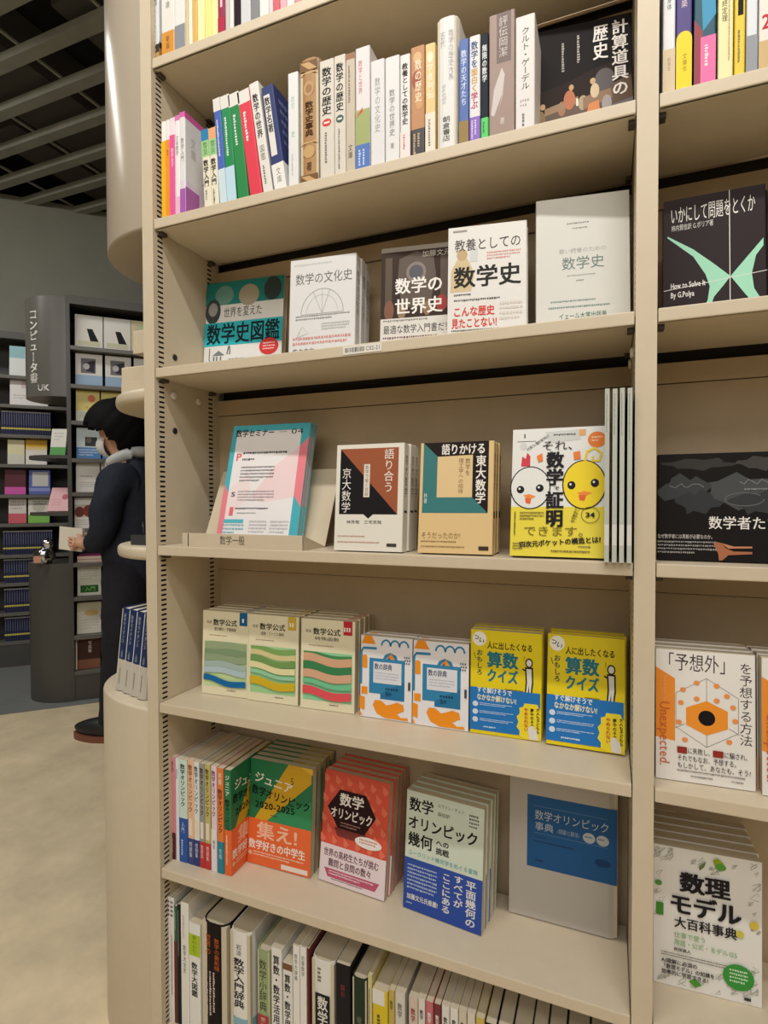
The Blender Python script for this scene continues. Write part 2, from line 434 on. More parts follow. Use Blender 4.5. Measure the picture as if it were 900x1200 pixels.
endu = thing('rounded_end_unit', 'cream half-round end unit with curved box, shelves and base closing the bookcase', 'end unit', Matrix.Identity(4))
for nm, a, z0, z1, bev in (('curved_box', .232, 1.75, 2.52, .006), ('half_round_shelf', .205, 1.405, 1.432, .009), ('half_round_shelf', .205, 1.078, 1.105, .009), ('curved_base', .272, 0, .772, .006)):
    mb = MB(); drum(mb, a, .198, z0, z1, CREAM_DIM if z1 > 2 else CREAM, bev); o = mb.build(nm, endu)
    bm = bmesh.new(); bm.from_mesh(o.data); bmesh.ops.remove_doubles(bm, verts=bm.verts[:], dist=1e-5); bm.to_mesh(o.data); bm.free()
    for p in o.data.polygons: p.use_smooth = abs(p.normal.z) < .9
    o.data.set_sharp_from_angle(angle=math.radians(35))
mb = MB(); mb.box(-UW-.006, .2, 0, -UW-.0004, .398, 2.5, CREAM); mb.build('back_post', endu)

# what stands on the rounded end: a tiered rack, a clip stand with a card, four blue volumes
rk = thing('tiered_display_rack', 'cream two-pocket display rack on the upper half-round shelf', 'display rack', Matrix.Identity(4))
P1, P2 = at(156, 431, y=.1), at(156, 455, y=.1)
zt = 1.432
for nm, z0, z1, xx, y0 in (('lower_pocket', zt, zt+.062, -.150, .055), ('upper_pocket', zt+.098, zt+.150, -.146, .085)):
    mb = MB(); mb.box(xx, y0, z0, -.034, y0+.04, z1, CREAM, .003); mb.box(xx+.002, y0-.002, z0, -.036, y0+.0005, z0+(z1-z0)*.45, CREAM, .0006); mb.build(nm, rk)
mb = MB(); mb.box(-.075, .127, zt, -.034, .132, zt+.20, CREAM); mb.box(-.075, .09, zt, -.04, .127, zt+.003, CREAM); mb.build('back_plate', rk)
mb = MB(); mb.box(-.125, .095, zt+.150, -.05, .118, zt+.196, mat((196, 160, 146), .5), .004)
tag(mb.build('folded_leaflet'), 'dusty pink leaflet sticking out of the upper pocket of the cream rack', 'leaflet')
zt = 1.105
st = thing('clip_stand', 'small grey metal clip stand on the middle half-round shelf', 'stand', Matrix.Identity(4))
mb = MB(); mb.box(-.118, .045, zt, -.045, .085, zt+.003, mat((92, 94, 96), .3, .6), .0008); mb.box(-.118, .045, zt+.003, -.06, .048, zt+.022, mat((92, 94, 96), .3, .6), .0006); mb.build('base_plate', st)
mb = MB(); mb.tube([(-.112, .078, zt+.003), (-.118, .08, zt+.05)], .0016, mat((60, 62, 64), .3, .6)); mb.build('pin', st)
mb = MB(); mb.add([(-.065, .05, zt+.004), (-.062, .053, zt+.004), (-.030, .11, zt+.17), (-.033, .107, zt+.17), (-.035, .05, zt+.004), (-.032, .053, zt+.004), (-.0290, .11, zt+.17), (-.0295, .107, zt+.17)],
       [(0, 1, 2, 3), (4, 7, 6, 5), (0, 4, 5, 1), (3, 2, 6, 7), (0, 3, 7, 4), (1, 5, 6, 2)], mat((206, 192, 150), .6))
tag(mb.build('notice_card'), 'narrow tan card leaning on the grey clip stand', 'card')
zt = .7722
for k, nm in enumerate(('outermost of the four on the curved base', 'second from the outer end on the curved base', 'third from the outer end on the curved base', 'next to the cream panel, curved base')):
    xl = -.192+.0305*k; yf = .062-.009*k
    M_ = Matrix.Translation((xl+.028, yf, zt+.0006)) @ Matrix.Rotation(math.radians(8), 4, 'Y') @ Matrix.Translation((-xl-.028, -yf, -zt-.0006)) @ Mspine('R', xl, xl+.028, yf, zt+.0006, .125)
    make_book('navy hardback with grey paper band, '+nm, .125, .188, .028, (28, 48, 92), M_, side='R', hard=True,
              spine=[('v', '数学ガイダンス', .36, .06, .62, .42, (170, 178, 190)), ('v', '上田著', .4, .5, .6, .6, (170, 178, 190))],
              band=(.62, (196, 190, 178)), bspine=[('r', .46, .72, .54, .92, (130, 126, 120))], group='navy volumes on the curved base', paper=mat((230, 226, 214), .7))

# ------------------------------------------------------------------ charcoal cases in the next aisle
def lp(s, d, z): return (s, -d, z)
dc = thing('dark_bookcase', 'charcoal bookcase with rounded end and a sign, beyond the aisle', 'bookcase', DM)
ROWS = [2.125, 1.898, 1.681, 1.457, 1.254, 1.035, .831, .627, .396, .181]
def dxf(mb, name, par): return mb.build(name, par)
mb = MB(); mb.box(0, 0, 0, .022, .3, 2.42, CHAR); mb.build('side_panel', dc)
mb = MB(); mb.box(1.7, 0, 0, 1.722, .3, 2.42, CHAR); mb.build('side_panel', dc)
mb = MB(); mb.box(.022, -.002, 2.37, 1.7, .3, 2.42, CHAR); mb.build('top_panel', dc)
mb = MB(); mb.box(.022, .27, 0, 1.7, .3, 2.37, mat((62, 60, 57), .6)); mb.build('back_panel', dc)
mb = MB(); mb.box(.022, .004, 0, 1.7, .02, .181-.025, CHAR); mb.build('plinth', dc)
for z in ROWS:
    mb = MB(); mb.box(.0225, .0, z-.024, 1.6995, .268, z, mat((96, 94, 88), .4), .002); mb.build('shelf', dc)
def ddrum(a, z0, z1, m, name, par, holes=None):
    pts = [(.0, 0.0)]+[(-a*math.sin(math.pi*i/20), .2-.2*math.cos(math.pi*i/20)) for i in range(1, 20)]+[(.0, .4)]
    mb = MB(); mb.prism(pts, z0, z1, m); o = mb.build(name, par)
    for p in o.data.polygons: p.use_smooth = abs(p.normal.z) < .9
    o.data.set_sharp_from_angle(angle=math.radians(35)); return o
CHARG = mat((96, 94, 90), .28, 0, .5)
sg = ddrum(.235, 1.82, 2.405, CHARG, 'curved_sign_panel', dc)
ddrum(.225, 1.455, 1.475, CHAR, 'half_round_shelf', dc); ddrum(.225, 1.115, 1.135, CHAR, 'half_round_shelf', dc); ddrum(.235, 0, .83, CHAR, 'curved_base', dc)
mb = MB(); mb.box(-.02, .2, .83, -.0004, .22, 2.4, CHAR); mb.build('end_panel', dc)
mb = MB()
def cyl(ang, z): a = math.radians(ang); return Vector((-.2365*math.sin(a), .2-.2015*math.cos(a), z))
put_text(mb, 'コンピュータ書', lambda x, y: cyl(56-x*280, 2.33-y), (222, 220, 214), BOLD, 0, 0, .062, .062, True)
put_text(mb, 'UK', lambda x, y: cyl(40-x*260, 1.895-y), (222, 220, 214), BOLD, 0, 0, .05, .05)
mb.build('lettering', sg)
# left case, further back
LM = DM.copy(); q = dk(-1.095, -.97); LM[0][3] = q.x; LM[1][3] = q.y
lc = thing('dark_bookcase', 'charcoal bookcase behind the rounded dark end, rows of navy paperbacks at its foot', 'bookcase', LM)
LROWS = [2.11, 1.90, 1.685, 1.47, 1.25, 1.04, .815, .61, .395, .185]
mb = MB(); mb.box(0, 0, 0, .022, .3, 2.42, CHAR); mb.build('side_panel', lc)
mb = MB(); mb.box(1.5, 0, 0, 1.522, .3, 2.42, CHAR); mb.build('side_panel', lc)
mb = MB(); mb.box(.022, -.002, 2.37, 1.5, .3, 2.42, CHAR); mb.build('top_panel', lc)
mb = MB(); mb.box(.022, .27, 0, 1.5, .3, 2.37, mat((62, 60, 57), .6)); mb.build('back_panel', lc)
mb = MB(); mb.box(.022, .004, 0, 1.5, .02, .185-.025, CHAR); mb.build('plinth', lc)
for z in LROWS:
    mb = MB(); mb.box(.0225, .0, z-.024, 1.4995, .268, z, mat((96, 94, 88), .4), .002); mb.build('shelf', lc)

def bgbook(base, label, s, z, w, h, t, col, prims=(), depth=.03, tilt=6, yaw=0, group=None, side='R', band=None, bfront=()):
    M_ = base @ Mface(s, depth, z+.0005, tilt, yaw, t)
    return make_book(label, w, h, t, col, M_, side=side, front=prims, group=group, band=band, bfront=bfront)
# face-out books on the charcoal case, row by row
W9 = (226, 224, 218)
TRI = [('p', [(.42, .42), (.62, .42), (.85, .8), (.55, .8)], (40, 42, 44)), ('r', .1, .8, .9, .95, (206, 204, 178))]
PHT = [('r', .2, .15, .75, .62, (120, 116, 124)), ('p', [(.3, .3), (.72, .2), (.7, .6), (.4, .55)], (64, 62, 74)), ('e', .4, .4, .12, .1, (190, 186, 190)), ('r', 0, .68, 1, 1, (160, 186, 214))]
GRN = [('e', .58, .38, .26, .2, (104, 150, 62)), ('e', .45, .3, .15, .12, (122, 164, 80)), ('r', 0, .6, 1, 1, (222, 134, 168)), ('d', .1, .68, .9, .92, 3, (240, 210, 220))]
YEL = [('e', .65, .25, .16, .12, (222, 120, 90)), ('r', 0, .66, 1, 1, (214, 216, 200)), ('p', [(.4, .5), (.55, .55), (.45, .6)], (210, 170, 90)), ('d', .15, .72, .8, .92, 3, (160, 160, 150))]
BLU = [('r', .35, .3, .85, .6, (64, 70, 70)), ('e', .5, .4, .12, .1, (104, 96, 84)), ('r', 0, .64, 1, 1, (84, 134, 196)), ('d', .1, .7, .9, .95, 3, (200, 216, 232))]
TXT = [('d', .2, .45, .8, .53, 1, (150, 150, 150)), ('d', .15, .66, .85, .86, 3, (180, 180, 178))]
RED = [('r', 0, .24, 1, .64, (204, 196, 176)), ('e', .2, .47, .2, .17, (120, 44, 40)), ('e', .6, .44, .26, .2, (140, 56, 40)), ('e', .9, .5, .16, .14, (96, 34, 34)), ('r', 0, .66, 1, 1, (232, 228, 222)), ('d', .1, .72, .9, .92, 3, (190, 180, 176))]
CRM = [('r', .0, .0, 1, .3, (196, 190, 166)), ('e', .6, .34, .3, .1, (206, 176, 120)), ('d', .1, .55, .9, .9, 4, (186, 184, 176))]
GWT = [('d', .1, .1, .9, .5, 5, (190, 190, 176)), ('r', .12, .66, .88, .9, (38, 96, 36)), ('t', '入門', .3, .7, .75, .86, (150, 210, 130))]
BRN = [('r', .06, .06, 1, 1, (74, 50, 42)), ('v', '写真集', .5, .12, .66, .5, (214, 206, 196)), ('r', .06, .7, 1, 1, (128, 84, 66))]
PAL = [('r', .1, .12, .5, .7, (222, 196, 170)), ('e', .6, .5, .3, .2, (228, 206, 160)), ('r', .2, .12, .9, .4, (196, 204, 160))]
rows = [
 (0, [(.045, W9, TRI, 'white book with a split black shape on its cover', 'by the panel, top row'), (.20, W9, TRI, 'white book with a split black shape on its cover', 'second in the top row'), (.352, (214, 208, 170), PAL, 'pale yellow-green book', 'third in the top row'), (.50, (214, 208, 170), PAL, 'pale yellow-green book', 'fourth in the top row')], .15, .20),
 (1, [(.045, W9, PHT, 'grey photo book with a blue band', 'at the panel end of the second row'), (.205, W9, PHT, 'grey photo book with a blue band', 'next in the second row'), (.365, W9, GRN, 'white book with a green plant and pink band', 'in the second row'), (.515, W9, GRN, 'white book with a green plant and pink band', 'by the rounded cream shelf')], .145, .195),
 (2, [(.045, (226, 212, 130), YEL, 'yellow book with an orange dot', 'at the panel end of the third row'), (.18, (226, 212, 130), YEL, 'yellow book with an orange dot', 'second in the third row'), (.315, (226, 212, 130), YEL, 'yellow book with an orange dot', 'above the black-haired person'), (.455, W9, TXT, 'white book', 'third row, behind the cream rounded shelf'), (.59, W9, TXT, 'white book', 'end of the third row')], .128, .188),
 (3, [(.045, (206, 220, 222), BLU, 'pale blue book with a dark photo and blue band', 'by the panel, fourth row'), (.185, (206, 220, 222), BLU, 'pale blue book with a dark photo and blue band', 'before the face of the person'), (.55, (206, 220, 222), BLU, 'pale blue book with a dark photo and blue band', 'behind the neck of the person'), (.69, (206, 220, 222), BLU, 'pale blue book with a dark photo and blue band', 'far end of the fourth row')], .13, .188),
 (4, [(.04, W9, TXT, 'plain white book with faint grey lines', 'at the panel end of the fifth row'), (.175, W9, TXT, 'plain white book with faint grey lines', 'by the chest of the person')], .128, .182),
 (5, [(.03, (232, 228, 222), RED, 'white book with a dark red picture strip', 'above the held open book'), (.165, (232, 228, 222), RED, 'white book with a dark red picture strip', 'by the arm of the person')], .13, .188),
 (7, [(.04, (220, 220, 206), GWT, 'pale book with a dark green box', 'by the panel under the pink books'), (.18, (220, 220, 206), GWT, 'pale book with a dark green box', 'behind the thigh of the person')], .128, .182),
 (8, [(.035, (214, 210, 196), CRM, 'cream book with a tan blur', 'by the panel, third row from the floor'), (.17, (214, 210, 196), CRM, 'cream book with a tan blur', 'behind the knee of the person')], .13, .188),
 (9, [(.025, (222, 216, 206), BRN, 'brown photo book with a white edge', 'by the panel on the lowest shelf'), (.165, (60, 52, 48), BRN, 'dark brown photo book', 'lowest shelf, behind the leg of the person')], .132, .188)]
for r, items, w_, h_ in rows:
    for s, col, pr, what, where in items:
        bgbook(DM, what+' '+where+' of the charcoal case' if len((what+' '+where).split()) < 13 else what+' '+where, s, ROWS[r], w_, h_, .02, col, pr, group='face-out books on the charcoal case')
PK = (216, 96, 160)
for k in range(4):                                          # pink paperbacks lying flat
    M_ = DM @ Matrix.Translation((.04+.17*(k % 2), .03, ROWS[6]+.0005+.019*(k//2))) @ Matrix.Rotation(-math.pi/2, 4, 'X') @ Matrix.Translation((0, -.018, 0))
    make_book('hot pink paperback lying flat beside the charcoal panel, '+['lower of the pair by the panel', 'lower of the pair by the person', 'upper of the pair by the panel', 'upper of the pair by the person'][k], .155, .2, .018, PK, M_, group='pink paperbacks lying flat')
# the left case: four face-out rows, five rows of navy spines
for z, items in ((LROWS[0], [(.62, (226, 230, 232), [('r', .55, 0, .8, .5, (150, 160, 196)), ('r', 0, .0, .4, .4, (150, 196, 206))], 'white book with pale blue streaks on the top shelf of the far charcoal case', .24, .22)]),
                 (LROWS[1], [(.62, (228, 226, 226), [('r', .3, .05, .9, .35, (206, 190, 196)), ('d', .1, .6, .8, .8, 2, (190, 190, 190))], 'white book with a pinkish blur under the blue-streaked one, far charcoal case', .24, .19)]),
                 (LROWS[3], [(.60, (222, 214, 176), [('r', 0, .6, 1, 1, (210, 208, 196))], 'pale yellow book beside the yellow-topped one, far charcoal case', .105, .18), (.712, (226, 222, 214), [('r', 0, 0, 1, .3, (214, 168, 48)), ('r', 0, .3, 1, .42, (222, 200, 140))], 'white book with a mustard top edge, far charcoal case', .135, .185)]),
                 (LROWS[4], [(.58, (90, 34, 48), [('r', 0, .7, 1, 1, (206, 90, 170))], 'maroon book with a pink foot, far charcoal case', .13, .18), (.73, (92, 104, 176), [('r', .15, .08, .9, .66, (196, 196, 190)), ('r', 0, .74, 1, .86, (140, 150, 206))], 'violet-blue book with a grey picture panel, far charcoal case', .135, .18)]),
                 (LROWS[5], [(.60, (214, 206, 200), [('r', 0, .6, 1, 1, (206, 96, 110)), ('d', .1, .1, .9, .5, 3, (160, 150, 150))], 'pale book with a rose band, far charcoal case', .11, .18), (.722, (222, 222, 212), [('r', 0, .66, 1, 1, (126, 190, 86)), ('e', .5, .35, .3, .2, (196, 194, 180)), ('d', .2, .1, .9, .3, 2, (120, 120, 110))], 'white book with a bright green band, far charcoal case', .135, .18)])):
    for s, col, pr, lab, w_, h_ in items: bgbook(LM, lab, s, z, w_, h_, .02, col, pr)
proto = None
for r, z in enumerate((LROWS[2], LROWS[6], LROWS[7], LROWS[8], LROWS[9])):
    for k in range(21):
        s = .565+.0148*k
        M_ = LM @ Matrix.Translation((s, .03+random.uniform(0, .004), z+.0005)) @ Matrix.Rotation(-math.pi/2, 4, 'Z') @ Matrix.Translation((-.105, 0, 0))
        if proto is None:
            proto = make_book('slim navy paperback spine with a yellow stripe in the rows of the far charcoal case', .105, .172, .0138, (44, 48, 78), M_, side='R',
                              spine=[('r', 0, .0, 1, .06, (150, 148, 150)), ('r', .35, .12, .6, .58, (104, 106, 128)), ('r', 0, .70, 1, .77, (204, 190, 92))], group='navy paperbacks in rows')
        else: dup(proto, M_)
# things on the rounded charcoal end
bgbook(DM, 'white and green booklet standing on the upper rounded charcoal shelf', -.10, 1.475, .085, .165, .012, (216, 216, 208), [('r', 0, .7, 1, 1, (92, 158, 88)), ('d', .2, .15, .8, .5, 3, (180, 180, 174))], depth=.07, tilt=14, yaw=-14)
bgbook(DM, 'pink paperback leaning on the lower rounded charcoal shelf', -.115, 1.135, .115, .17, .014, (216, 168, 172), [('e', .72, .4, .14, .12, (170, 84, 92)), ('d', .1, .5, .6, .8, 3, (196, 140, 146))], depth=.045, tilt=34, yaw=-10)
FOIL = mat((206, 208, 210), .14, 1)
cb = thing('crumpled_bag', 'shiny crumpled silver bag on the rounded charcoal base', 'bag', DM @ Matrix.Translation((-.13, .045, .83)))
random.seed(3)
def crump(d, q):
    return q*(1+.22*math.sin(9*d.x+4*d.z)*math.sin(7*d.y+5*d.z)+random.uniform(-.12, .12))
mb = MB(); mb.ball((0, 0, .05), (.055, .04, .05), FOIL, 18, crump); mb.build('body', cb)
mb = MB(); mb.ball((.02, 0, .115), (.03, .028, .035), FOIL, 14, crump); mb.build('gathered_neck', cb)
mb = MB(); mb.box(-.05, -.045, .012, -.012, -.041, .05, mat((206, 150, 128), .4), .001); mb.build('sticker', cb)

# ------------------------------------------------------------------ top shelf: spines
BK = (32, 30, 32); PUR = (120, 70, 150)
def ttl(t, col=K, a=.3, b=.7, v0=.12, v1=.62, bold=0): return ('v', t, a, v0, b, v1, col, bold)
S1 = 0
spine_out('pale blue-grey hardcover with a dark grey and tan foot on the top shelf', 181, 187, 0, S1, (206, 212, 216), [('r', 0, .82, 1, .90, (58, 58, 58)), ('r', 0, .90, 1, .95, (176, 140, 90)), ('r', 0, .95, 1, 1, (52, 66, 80)), ttl('数理科学', G5, .3, .7, .3, .7)], h=.20, side='L', front=[('r', 0, .80, 1, .86, (70, 52, 44)), ('r', 0, .86, 1, .94, (190, 140, 60)), ('r', 0, .94, 1, 1, (70, 60, 56)), ('t', 'A', .5, .3, .9, .5, (70, 70, 74))])
spine_out('white hardcover with an orange lower half on the top shelf', 189.5, 205, 0, S1, W8, [ttl('確率論', G5, .35, .65, .3, .62)], h=.20, band=(.74, (214, 148, 58)), bspine=[('v', '新版', .36, .78, .64, .92, (110, 70, 30))])
spine_out('white book with a mid grey foot beside the orange-footed one', 205, 217, 0, S1, (226, 226, 222), [('r', 0, .72, 1, 1, (140, 144, 152)), ttl('統計', G5, .35, .65, .3, .5)], h=.20)
for k, (a, b, c, pr, lab) in enumerate((
  (217, 221, (206, 190, 150), [], 'very thin tan booklet'), (221, 225.5, (236, 230, 214), [ttl('解析', G5)], 'thin ivory booklet'),
  (225.5, 231.5, (216, 178, 100), [ttl('線形代数', (90, 60, 30))], 'thin ochre booklet'), (231.5, 240, (244, 234, 176), [ttl('微分積分', (90, 80, 50))], 'pale yellow workbook nearest the ochre booklet'),
  (240, 248, (244, 226, 140), [ttl('代数入門', (90, 80, 50))], 'lemon yellow workbook between two paler ones'), (248, 255.5, (246, 234, 164), [ttl('幾何入門', (90, 80, 50))], 'pale yellow workbook touching the crimson book'),
  (255.5, 264, (150, 40, 78), [('r', .35, .1, .65, .7, (220, 200, 206)), ('r', 0, .8, 1, 1, (176, 36, 72))], 'crimson book'), (264, 269, (196, 190, 186), [ttl('集合', K)], 'slim grey book'),
  (269, 274, (232, 226, 222), [ttl('位相', (150, 40, 60))], 'slim white book with red title'), (274, 282, (44, 30, 38), [ttl('複素解析', (200, 190, 190))], 'near-black book'),
  (282, 294, (206, 206, 210), [ttl('関数論', G5)], 'silvery grey wide book'), (294, 304, (128, 130, 132), [ttl('多様体', (220, 220, 220))], 'dark grey book'),
  (304, 315, (228, 226, 222), [ttl('数論', K)], 'white wide book'), (315, 320, (236, 206, 206), [ttl('群論', (150, 40, 60))], 'pale pink slim book'),
  (320, 328, (206, 96, 104), [ttl('環と体', W8)], 'coral red book'), (328, 336, (232, 170, 180), [ttl('論理', (120, 30, 50))], 'rose pink book'), (336, 345, (236, 228, 222), [ttl('確率', (160, 60, 60))], 'off-white book'),
  (345, 354, (206, 140, 150), [], 'dusty rose book'), (354, 364, (232, 228, 224), [], 'white slim book near the top edge'))):
    spine_out(lab+' among the spines on the top shelf', a, b, 0, S1, c, pr, h=.19+.006*(k % 3))
# ------------------------------------------------------------------ second shelf: spines
S2 = 1
spine_out('yellow-orange thin paperback against the side panel, second shelf', 190, 195.2, 143, S2, (238, 236, 232), [('r', 0, .2, 1, 1, (246, 184, 32))])
spine_out('deep orange thin paperback, second shelf', 195.2, 199.6, 141, S2, (238, 232, 228), [('r', 0, .2, 1, 1, (242, 150, 40)), ttl('数学', (130, 60, 10), .25, .75, .3, .5)])
spine_out('hot pink thin paperback, second shelf', 199.6, 206, 139, S2, (240, 222, 230), [('r', 0, .17, 1, 1, (232, 96, 158)), ttl('数学女子', (250, 226, 236), .25, .75, .3, .7)])
spine_out('white thin paperback with a faint pink foot, second shelf', 206, 211.5, 136, S2, (240, 234, 234), [('r', 0, 0, 1, .05, (220, 120, 176)), ('r', 0, .8, 1, 1, (236, 190, 210)), ttl('文系数学', G5, .2, .8, .2, .6)])
spine_out('white paperback with magenta top edge and purple blot, second shelf', 211.5, 218, 132, S2, (226, 225, 226), [('r', 0, 0, 1, .05, (214, 104, 170)), ttl('数学入門', G5, .2, .8, .25, .6)], side='L', band=(.66, (226, 214, 230)), bspine=[('r', 0, .74, 1, 1, (170, 96, 178))],
          front=[('r', 0, 0, 1, .06, (206, 92, 160)), ('v', '数学ガール入門', .36, .12, .56, .8, (150, 150, 152)), ('v', '文庫', .12, .2, .24, .5, (180, 180, 180))], bfront=[('r', 0, .72, .3, 1, (180, 110, 180))])
for k, (xl, xr, yt, c1, lab) in enumerate(((239.5, 248.2, 152, (46, 130, 180), 'pale pocket book with a blue and green head'), (248.2, 257, 150, (230, 170, 120), 'pale pocket book with a salmon and green head'))):
    spine_out(lab+', leaning, second shelf', xl, xr, yt, S2, (232, 226, 204), [('r', 0, 0, 1, .14, c1), ('r', 0, .14, 1, .34, (156, 204, 140)), ttl('数学公式', (50, 60, 40), .2, .8, .16, .32), ttl('数学入門', K, .15, .85, .38, .72, BOLD), ('d', .3, .76, .7, .96, 1, G5, True)], lean=-2.5, w=.105)
GRD = (34, 128, 72)
for xl, xr, yt, c, foot, ln, lab in ((258.5, 267, 114, (74, 104, 184), (206, 224, 232), -4.5, 'blue paperback with white cap and pale foot'), (267, 278, 111, (40, 140, 84), (190, 220, 236), -4.5, 'green paperback with white cap and pale blue foot'),
                                     (279, 292, 108, (46, 136, 76), None, -6, 'green paperback with white cap and green foot'), (293.5, 308, 104, (222, 66, 84), None, -8, 'bright red paperback with white cap')):
    pr = [('r', 0, 0, 1, .12, W8), ('d', .3, .2, .7, .6, 1, (220, 226, 226), True)]
    if foot: pr.append(('r', 0, .66, 1, 1, foot))
    spine_out(lab+' leaning on the second shelf', xl, xr, yt, S2, c, pr, lean=ln, group='leaning coloured paperbacks', w=.14)
spine_out('white paperback with black vertical title leaning beside the red one', 309, 320.5, 94, S2, W8, [ttl('数学の世界', K, .2, .8, .1, .5, BOLD), ttl('図鑑', G5, .25, .75, .56, .7), ('d', .3, .74, .7, .94, 1, G5, True)], lean=-8.5, w=.14)
spine_out('navy and white paperback leaning beside the tall white one, second shelf', 322, 336.5, 99, S2, (52, 62, 112), [('r', .12, .08, .62, .66, W8), ttl('数学名著', K, .14, .6, .1, .5, BOLD), ('r', 0, .74, 1, 1, (234, 232, 228)), ttl('文庫', G5, .3, .7, .78, .94)], lean=-8.5, w=.14, side='L', front=[('r', 0, .74, 1, 1, (230, 228, 226)), ('d', .1, .1, .9, .6, 5, (120, 128, 170)), ('e', .5, .86, .2, .08, (60, 70, 130))])
def sp(lab, a, b, y, c, pr, **kw): spine_out(lab+', second shelf', a, b, y, S2, c, pr, **kw)
sp('tall plain white hardback with faint green title', 338, 350, 87, (226, 227, 226), [ttl('数学', (170, 200, 190), .3, .7, .2, .4), ttl('史', (150, 190, 180), .3, .7, .5, .6), ('d', .35, .7, .65, .9, 1, (180, 190, 186), True)])
sp('brown ornate hardback with gold borders', 351, 374.5, 72, (172, 132, 88), [('r', .06, .02, .94, .1, (120, 84, 48)), ('p', [(.1, .03), (.5, .03), (.9, .09), (.5, .09)], (196, 160, 110)), ('r', .08, .11, .92, .12, (204, 172, 120)), ('e', .5, .24, .26, .06, (190, 152, 104)), ('e', .5, .24, .16, .035, (160, 118, 74)), ttl('数学史事典', (66, 40, 20), .3, .72, .34, .62, BOLD), ('r', .08, .66, .92, .67, (204, 172, 120)), ('e', .5, .74, .28, .05, (196, 160, 108)), ttl('著', (80, 50, 24), .36, .64, .82, .9), ('r', .06, .92, .94, .99, (120, 84, 48)), ('p', [(.1, .93), (.5, .93), (.9, .98), (.5, .98)], (196, 160, 110))], hard=True, w=.15)
sp('grey-beige book with a red disc on its spine', 375, 392, 73, (214, 208, 196), [ttl('数学の歴史', K, .16, .84, .06, .46, BOLD), ('e', .5, .52, .32, .032, (206, 58, 50)), ('r', .3, .512, .7, .528, W8), ('d', .36, .6, .64, .94, 1, G5, True)])
sp('grey-beige book with a green disc on its spine', 392, 405.5, 67, (214, 208, 196), [ttl('数学の歴史', K, .16, .84, .06, .46, BOLD), ('e', .5, .52, .34, .032, (56, 96, 84)), ('r', .3, .512, .7, .528, W8), ('d', .36, .6, .64, .94, 1, G5, True)])
sp('slim beige-brown book between the green-disc book and the one with a blue foot', 405.5, 416.5, 64, (198, 186, 168), [('r', 0, 0, 1, .05, (150, 110, 80)), ('d', .3, .1, .7, .6, 1, (120, 104, 90), True), ttl('文庫', (100, 84, 70), .25, .75, .75, .88)])
sp('white book with green middle and blue foot', 417, 434, 58, (224, 219, 220), [ttl('数学と世界', (196, 110, 110), .2, .5, .1, .46), ('r', 0, .5, 1, .78, (160, 172, 110)), ('p', [(0, .56), (.5, .48), (.5, .52)], (206, 80, 60)), ('r', 0, .78, 1, 1, (86, 120, 186)), ('d', .2, .82, .8, .96, 2, (190, 206, 232), True)])
sp('white hardback with pale grey title beside the blue-footed book', 434.5, 451, 73, (222, 221, 222), [ttl('数学の文化史', (150, 150, 152), .3, .72, .16, .7)])
sp('white hardback with darker grey title', 451.5, 468.5, 69, (224, 223, 222), [ttl('数学の世界史', (110, 110, 112), .28, .7, .3, .74), ttl('著', (140, 140, 140), .36, .64, .8, .87)])
sp('narrow white book with bold black title and pinkish foot', 469, 481, 66, (226, 225, 222), [ttl('教養としての数学史', (50, 48, 48), .2, .8, .08, .66, BOLD), ('r', 0, .72, 1, 1, (236, 222, 218)), ('d', .3, .75, .7, .97, 1, (190, 110, 110), True)])
sp('orange-brown decorated book with a black band', 481.5, 498, 57, (190, 138, 96), [('e', .5, .1, .3, .05, (216, 178, 130)), ('e', .4, .3, .3, .08, (160, 84, 60)), ('e', .62, .5, .26, .07, (206, 160, 110)), ttl('数の歴史', (240, 220, 190), .3, .8, .12, .6, BOLD)], band=(.74, (34, 28, 28)), bspine=[('d', .2, .78, .8, .97, 2, (190, 160, 120), True)])
sp('cream and gold patterned book', 498.5, 510.5, 53, (226, 200, 140), [('e', .5, .12, .3, .05, (240, 226, 186)), ttl('数学者列伝', (246, 238, 214), .2, .8, .1, .5, BOLD), ('r', 0, .62, 1, 1, (230, 222, 206)), ('d', .3, .68, .7, .94, 1, G5, True)])
sp('tallest thick white hardback', 511, 537, 24, (226, 225, 222), [ttl('数学の歴史大系', (176, 176, 176), .55, .82, .1, .48), ttl('古代', (170, 170, 170), .2, .45, .1, .26), ('d', .3, .5, .6, .72, 1, (190, 190, 190), True), ttl('朝倉書店', (70, 70, 70), .3, .66, .74, .93)], hard=True, w=.15)
sp('blue book with an ochre foot', 538, 549.5, 48, (86, 112, 176), [ttl('数学の天才たち', (206, 216, 236), .2, .8, .1, .62, BOLD), ('r', 0, .76, 1, 1, (150, 126, 70))])
sp('white book with multicoloured title and violet foot', 550, 563, 44, (224, 223, 224), [('v', '数学を', .15, .05, .8, .3, (60, 90, 130), BOLD), ('v', '面白く', .15, .3, .8, .52, (206, 160, 60), BOLD), ('v', '学ぶ', .15, .52, .8, .68, (190, 70, 110), BOLD)], band=(.75, (126, 86, 186)), bspine=[('d', .2, .78, .8, .96, 2, (220, 206, 240), True)])
sp('narrow dark book with white title and bright green foot', 563.5, 572.5, 41, (44, 50, 60), [ttl('無限の数学', (220, 226, 226), .15, .85, .1, .6, BOLD)], band=(.78, (66, 200, 84)), bspine=[('d', .3, .82, .7, .96, 1, (20, 70, 30), True)])
